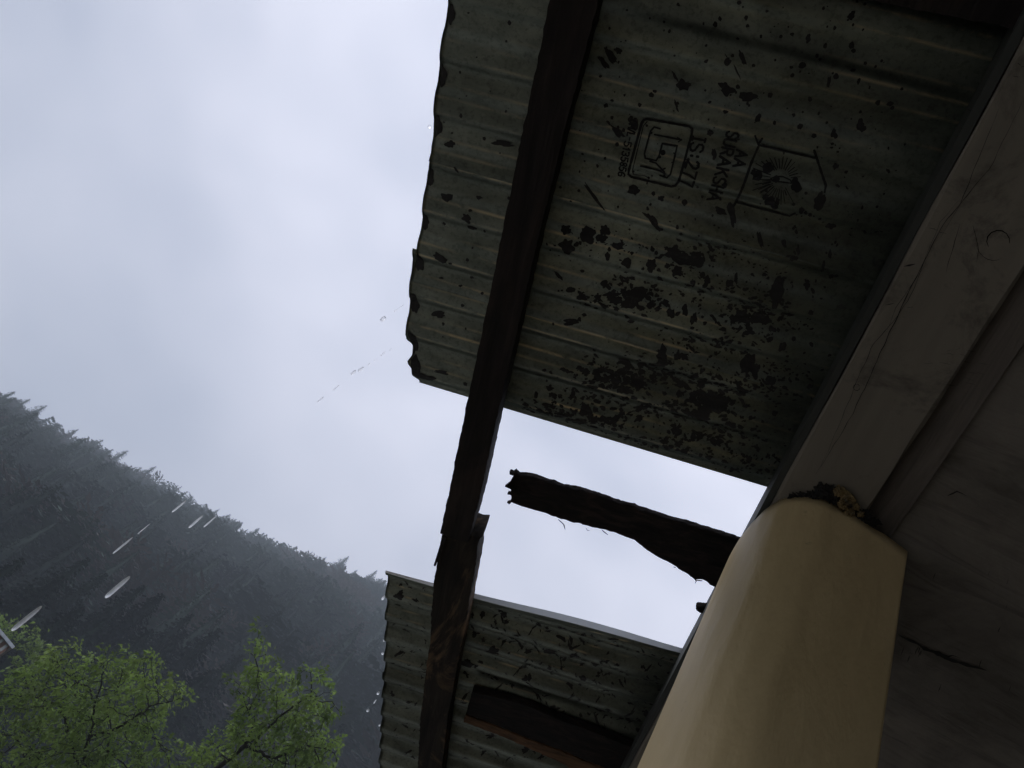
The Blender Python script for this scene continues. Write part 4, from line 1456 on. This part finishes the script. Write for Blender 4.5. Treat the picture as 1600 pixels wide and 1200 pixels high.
def grow_tree(name, label, seeds, blobs, base, zf, seed, step=0.11, natt=900, leaf=0.088, tuft=15, trunk_r=0.22):
    r = np.random.default_rng(seed)
    att = []
    tot = sum(b_[2] ** 2 for b_ in blobs)
    for (px, py, rad, dz) in blobs:
        n_ = int(natt * rad ** 2 / tot)
        R = rad / F * zf
        c = at_d(px, py, zf + dz)
        q = r.normal(size=(n_, 3)); q /= np.linalg.norm(q, axis=1)[:, None]
        q *= (r.uniform(0.15, 1, (n_, 1)) ** (1 / 2.2)) * R
        # deeper along the line of sight than wide, as a real crown
        fw = RW[:, 2]
        q += np.outer((q @ fw) * 0.7, fw)
        att.append(c + q)
    att = np.concatenate(att)
    nodes, par = [], []
    for path in seeds:
        prev = -1
        for i, p in enumerate(path):
            P3 = at_d(p[0], p[1], zf + p[2])
            if i == 0:
                if nodes:
                    prev = int(np.argmin([np.linalg.norm(P3 - q) for q in nodes])); 
                    continue
                # trunk from the ground to the fork
                g0 = np.array([base[0], base[1], ground_z(base[0], base[1])])
                k = max(3, int(np.linalg.norm(P3 - g0) / .4))
                for j in range(k + 1):
                    w = g0 + (P3 - g0) * j / k + (r.normal(size=3) * .04 if 0 < j < k else 0)
                    nodes.append(w); par.append(prev); prev = len(nodes) - 1
                continue
            a0 = nodes[prev]
            k = max(1, int(np.linalg.norm(P3 - a0) / step))
            for j in range(1, k + 1):
                nodes.append(a0 + (P3 - a0) * j / k + r.normal(size=3) * .012); par.append(prev); prev = len(nodes) - 1
    nodes = [np.array(q) for q in nodes]
    alive = np.ones(len(att), bool)
    NA = np.array(nodes)
    near_i = np.array([np.argmin(((NA - a) ** 2).sum(1)) for a in att]); near_d = np.array([((NA[i] - a) ** 2).sum() for i, a in zip(near_i, att)])
    up = np.array([0, 0, .18])
    for it in range(90):
        idx = np.where(alive)[0]
        if len(idx) == 0: break
        D = {}
        for k in idx:
            if near_d[k] < 2.6 ** 2: D.setdefault(int(near_i[k]), []).append(k)
        if not D: break
        new = []
        for i, ks in D.items():
            d = (att[ks] - NA[i]); d /= np.linalg.norm(d, axis=1)[:, None] + 1e-9
            v = d.sum(0) / len(ks) + up + r.normal(size=3) * .16
            nv = np.linalg.norm(v)
            if nv < 1e-3: continue
            new.append((NA[i] + v / nv * step, i))
        b0 = len(NA)
        NA = np.concatenate([NA, np.array([q for q, _ in new])]); par += [i for _, i in new]
        NW = NA[b0:]
        dd = ((att[idx][:, None, :] - NW[None]) ** 2).sum(2)
        mi_ = dd.argmin(1); md = dd[np.arange(len(idx)), mi_]
        upd = md < near_d[idx]
        near_i[idx[upd]] = b0 + mi_[upd]; near_d[idx[upd]] = md[upd]
        alive[near_d < (step * 1.25) ** 2] = False
        if len(NA) > 9000: break
    n_ = len(NA); par = np.array(par)
    # radii
    rad = np.zeros(n_); kids = np.zeros(n_, int)
    for i in range(n_ - 1, -1, -1):
        if kids[i] == 0: rad[i] = .0045 ** 2.4
        if par[i] >= 0: rad[par[i]] += rad[i]; kids[par[i]] += 1
    rad = rad ** (1 / 2.4)
    rad *= min(1.0, trunk_r / rad[0]) if rad[0] > trunk_r else 1
    V, Fc = [], []
    ring = {}
    for i in range(n_):
        p = par[i]
        if p < 0: continue
        d = NA[i] - NA[p]; L = np.linalg.norm(d)
        if L < 1e-6: continue
        d /= L
        a = np.cross(d, [0.3, 0.2, 1.0]); a /= np.linalg.norm(a); b_ = np.cross(d, a)
        ns = 8 if rad[i] > .03 else 4
        st = len(V)
        rp = min(rad[p], rad[i] * 1.25)
        for (c, R) in ((NA[p], rp), (NA[i] + d * rad[i] * .4, rad[i])):
            for k in range(ns):
                t_ = 2 * math.pi * k / ns
                V.append(tuple(c + (a * math.cos(t_) + b_ * math.sin(t_)) * R))
        for k in range(ns):
            Fc.append((st + k, st + (k + 1) % ns, st + ns + (k + 1) % ns, st + ns + k))
    root = empty(name, (float(base[0]), float(base[1]), ground_z(base[0], base[1])))
    tag(root, label, 'tree')
    mb_ = MB(); mb_.v = V; mb_.f = Fc; mb_.m = [0] * len(Fc)
    part(mb_, 'trunk', M['limb'], root, True)
    # leaves: drooping fans at twig ends, few along the twigs
    LV, tone = [], []
    for i in range(n_):
        if rad[i] > .02: continue
        if np.linalg.norm(NA[i] - NA[0]) < 1.5: continue
        nl = tuft if kids[i] == 0 else (tuft // 2 if rad[i] < .0062 else (2 if r.random() < .35 else 0))
        tn = r.uniform(.55, 1.35)
        d0 = NA[i] - NA[par[i]]; d0 /= np.linalg.norm(d0) + 1e-9
        for k in range(nl):
            d = r.normal(size=3); d /= np.linalg.norm(d)
            d = d + d0 * .6 + np.array([0, 0, -.05]); d[2] -= .15; d /= np.linalg.norm(d)
            L = leaf * r.uniform(.6, 1.35)
            s = NA[i] + d * L * r.uniform(.1, .7) + r.normal(size=3) * leaf * .55
            sd = np.cross(d, [0, 0, 1.0]) + r.normal(size=3) * .35; sd -= d * (sd @ d); sd /= np.linalg.norm(sd) + 1e-9
            w = L * .30
            nrm = np.cross(sd, d); sag = np.array([0, 0, -L * .25])
            LV += [s, s + d * L * .45 + sd * w + nrm * w * .3, s + d * L + sag, s + d * L * .45 - sd * w + nrm * w * .3]
            tone += [tn * r.uniform(.85, 1.15)] * 4
    LV = np.array(LV); nf = len(LV) // 4
    me = bpy.data.meshes.new('crown')
    me.vertices.add(len(LV)); me.vertices.foreach_set('co', (LV - np.array(root.location)).ravel())
    me.loops.add(nf * 4); me.loops.foreach_set('vertex_index', np.arange(nf * 4, dtype=np.int32))
    me.polygons.add(nf); me.polygons.foreach_set('loop_start', np.arange(0, nf * 4, 4, dtype=np.int32))
    me.materials.append(M['leaf'])
    a_ = me.attributes.new('tone', 'FLOAT', 'POINT'); a_.data.foreach_set('value', np.array(tone, dtype=np.float32))
    me.update(calc_edges=True)
    o = bpy.data.objects.new('crown', me); COL.objects.link(o); o.parent = root
    print(name, 'nodes', n_, 'leaves', nf)
    return root


ZA = 13.5
pb = at_d(330, 1420, ZA)
grow_tree('broadleaf_tree', 'fresh green broadleaf tree with a dark forked limb, right of the two at the bottom',
          [[(382, 1166, 0), (396, 1140, 0), (391, 1112, .1), (378, 1090, .2), (370, 1078, .2)],
           [(382, 1166, 0), (408, 1148, -.2), (436, 1122, -.4), (462, 1102, -.5), (484, 1086, -.6), (486, 1060, -.6)],
           [(391, 1112, .1), (402, 1080, .1), (401, 1040, 0), (398, 1012, 0), (406, 990, 0)],
           [(382, 1166, 0), (430, 1185, -.3), (480, 1165, -.5), (515, 1172, -.6)]],
          [(404, 995, 14, 0), (400, 1020, 15, 0), (405, 1048, 26, 0), (380, 1072, 26, .3), (425, 1075, 34, 0), (360, 1062, 10, .2), (470, 1065, 20, -.5), (488, 1050, 14, -.6), (495, 1085, 28, -.6), (510, 1110, 20, -.5),
           (380, 1105, 28, .2), (430, 1115, 40, 0), (480, 1130, 40, -.5), (395, 1150, 42, 0), (350, 1165, 38, .3), (320, 1175, 22, .5), (450, 1170, 50, -.2), (500, 1175, 34, -.5), (530, 1170, 12, -.6), (400, 1215, 70, 0), (300, 1200, 30, .5), (480, 1230, 60, -.3)],
          (pb[0] - 3.2, pb[1] - 1.0), ZA, 5, natt=640)
ZB = 14.5
pb = at_d(60, 1500, ZB)
grow_tree('broadleaf_tree', 'wide spreading fresh green broadleaf tree in the bottom left corner of the photo',
          [[(110, 1260, 0), (125, 1200, 0), (140, 1150, 0), (150, 1095, 0), (160, 1065, 0)],
           [(140, 1150, 0), (175, 1140, -.3), (210, 1122, -.6), (240, 1100, -.8), (285, 1092, -1.)],
           [(150, 1095, 0), (138, 1072, .2), (120, 1066, .3), (108, 1075, .3)],
           [(125, 1200, 0), (105, 1140, .3), (96, 1105, .5), (70, 1092, .6), (40, 1085, .8)],
           [(125, 1200, 0), (165, 1180, -.4), (172, 1150, -.5), (170, 1110, -.5)],
           [(110, 1260, 0), (60, 1200, .4), (20, 1150, .6)]],
          [(95, 1005, 9, 0), (75, 1020, 14, 0), (98, 1030, 24, 0), (60, 1045, 26, .4), (130, 1045, 22, 0), (160, 1035, 24, 0), (190, 1040, 22, -.3), (225, 1040, 24, -.5), (245, 1065, 24, -.8), (275, 1078, 20, -1), (290, 1095, 10, -1),
           (30, 1070, 34, .7), (80, 1085, 46, .3), (150, 1085, 50, 0), (210, 1085, 40, -.5), (20, 1120, 50, .8), (90, 1140, 60, .3), (160, 1145, 50, -.2), (230, 1120, 30, -.7), (40, 1180, 60, .6), (120, 1195, 60, 0), (200, 1180, 50, -.4), (240, 1160, 26, -.7), (250, 1200, 40, -.7), (10, 1240, 60, .6), (140, 1250, 60, 0)],
          (pb[0] - 2.5, pb[1] - 1.0), ZB, 9, natt=1150, trunk_r=.3)
ZC = 42
pc = at_d(10, 1180, ZC)
grow_tree('broadleaf_tree', 'pale green broadleaf tree standing behind the small house at the left edge', [[(20, 1060, 0), (24, 1030, 0), (30, 1005, 0)]],
          [(15, 985, 16, 0), (40, 998, 18, 0), (60, 1010, 12, 0), (45, 1030, 20, 0), (75, 1030, 12, 0), (5, 975, 14, 0), (-20, 990, 26, 0)], (pc[0], pc[1]), ZC, 12, step=.3, natt=420, leaf=.24, tuft=12)

# ------------------------------------------------------------------ small house at the left edge
hp = at_d(8, 1022, 38.0)
hz = ground_z(hp[0], hp[1])
er = at_d(23, 1011, 38.0)     # right end of the eave
az_h = math.atan2(hp[0], hp[1])
hs = empty('small_house', (er[0], er[1], hz))
tag(hs, 'small pinkish house with a pale metal roof, cut by the left edge of the photo', 'house')
hs.rotation_euler = (0, 0, -az_h)
ez = er[2] - hz
mw = mat('pink_mud_wall', (0.30, 0.17, 0.13), .9); t, n, l, b = nodes_of(mw)
l.new(ramp(t, ntex(t, 3, 6), [(0.3, (0.42, 0.24, 0.18)), (0.7, (0.55, 0.33, 0.25))]), b.inputs['Base Color'])
mrf = mat('pale_metal_roof', (0.6, 0.62, 0.66), .4, .0); t, n, l, b = nodes_of(mrf)
wv = n.new('ShaderNodeTexWave'); wv.inputs['Scale'].default_value = 6; l.new(ramp(t, wv.outputs['Fac'], [(0, (.55, .57, .60)), (1, (.68, .70, .73))]), b.inputs['Base Color'])
mt_ = mat('white_painted_timber', (0.6, 0.6, 0.58), .7)
mdk = mat('dark_opening', (0.02, 0.018, 0.016), .9)
mb = MB(); mb.box((-6, 0.25, 0), (-.12, 5, ez - .1)); mb.build('wall', mw, hs)
mb = MB()
for z0_, dz_ in ((ez, 0),):
    mb.add([(-6.5, -.1, ez), (0, -.1, ez), (0, 2.7, ez + .45), (-6.5, 2.7, ez + .45), (-6.5, 5.5, ez), (0, 5.5, ez),
            (-6.5, -.1, ez - .15), (0, -.1, ez - .15), (0, 2.7, ez + .3), (-6.5, 2.7, ez + .3), (-6.5, 5.5, ez - .15), (0, 5.5, ez - .15)],
           [(0, 1, 2, 3), (3, 2, 5, 4), (6, 9, 8, 7), (9, 10, 11, 8), (0, 6, 7, 1), (1, 7, 8, 2), (2, 8, 11, 5), (4, 5, 11, 10), (0, 3, 9, 6), (3, 4, 10, 9)])
mb.build('roof', mrf, hs)
for k in range(7):
    mb = MB(); mb.box((-.36 - k * .34, .08, ez - .52), (-.22 - k * .34, .235, ez - .16)); mb.build('bracket', mt_, hs)
for k in range(2):
    f_ = empty('window', (-1.6 - k * 1.9, .25, ez - 1.7)); f_.parent = hs
    mb = MB(); mb.box((0, -.02, 0), (.8, -.003, 1.0)); mb.build('pane', mdk, f_)
    mb = MB(); mb.box((-.08, -.05, -.08), (0, -.003, 1.08)); mb.box((.8, -.05, -.08), (.88, -.003, 1.08)); mb.box((0, -.05, 1.0), (.8, -.003, 1.08)); mb.box((0, -.05, -.08), (.8, -.003, 0)); mb.build('frame', mt_, f_)

# ------------------------------------------------------------------ haze in the valley
mb = MB(); mb.box((-700, -700, -8), (700, 700, 400))
hm = bpy.data.materials.new('valley_haze'); hm.use_nodes = True
t = hm.node_tree
for q in list(t.nodes):
    if q.type == 'BSDF_PRINCIPLED': t.nodes.remove(q)
vol = t.nodes.new('ShaderNodeVolumePrincipled')
vol.inputs['Color'].default_value = (0.80, 0.91, 1.0, 1)
vol.inputs['Density'].default_value = 0.0017
vol.inputs['Anisotropy'].default_value = 0.0
t.links.new(vol.outputs[0], [q for q in t.nodes if q.type == 'OUTPUT_MATERIAL'][0].inputs['Volume'])
hz_ = mb.build('haze', hm)
tag(hz_, kind='stuff')
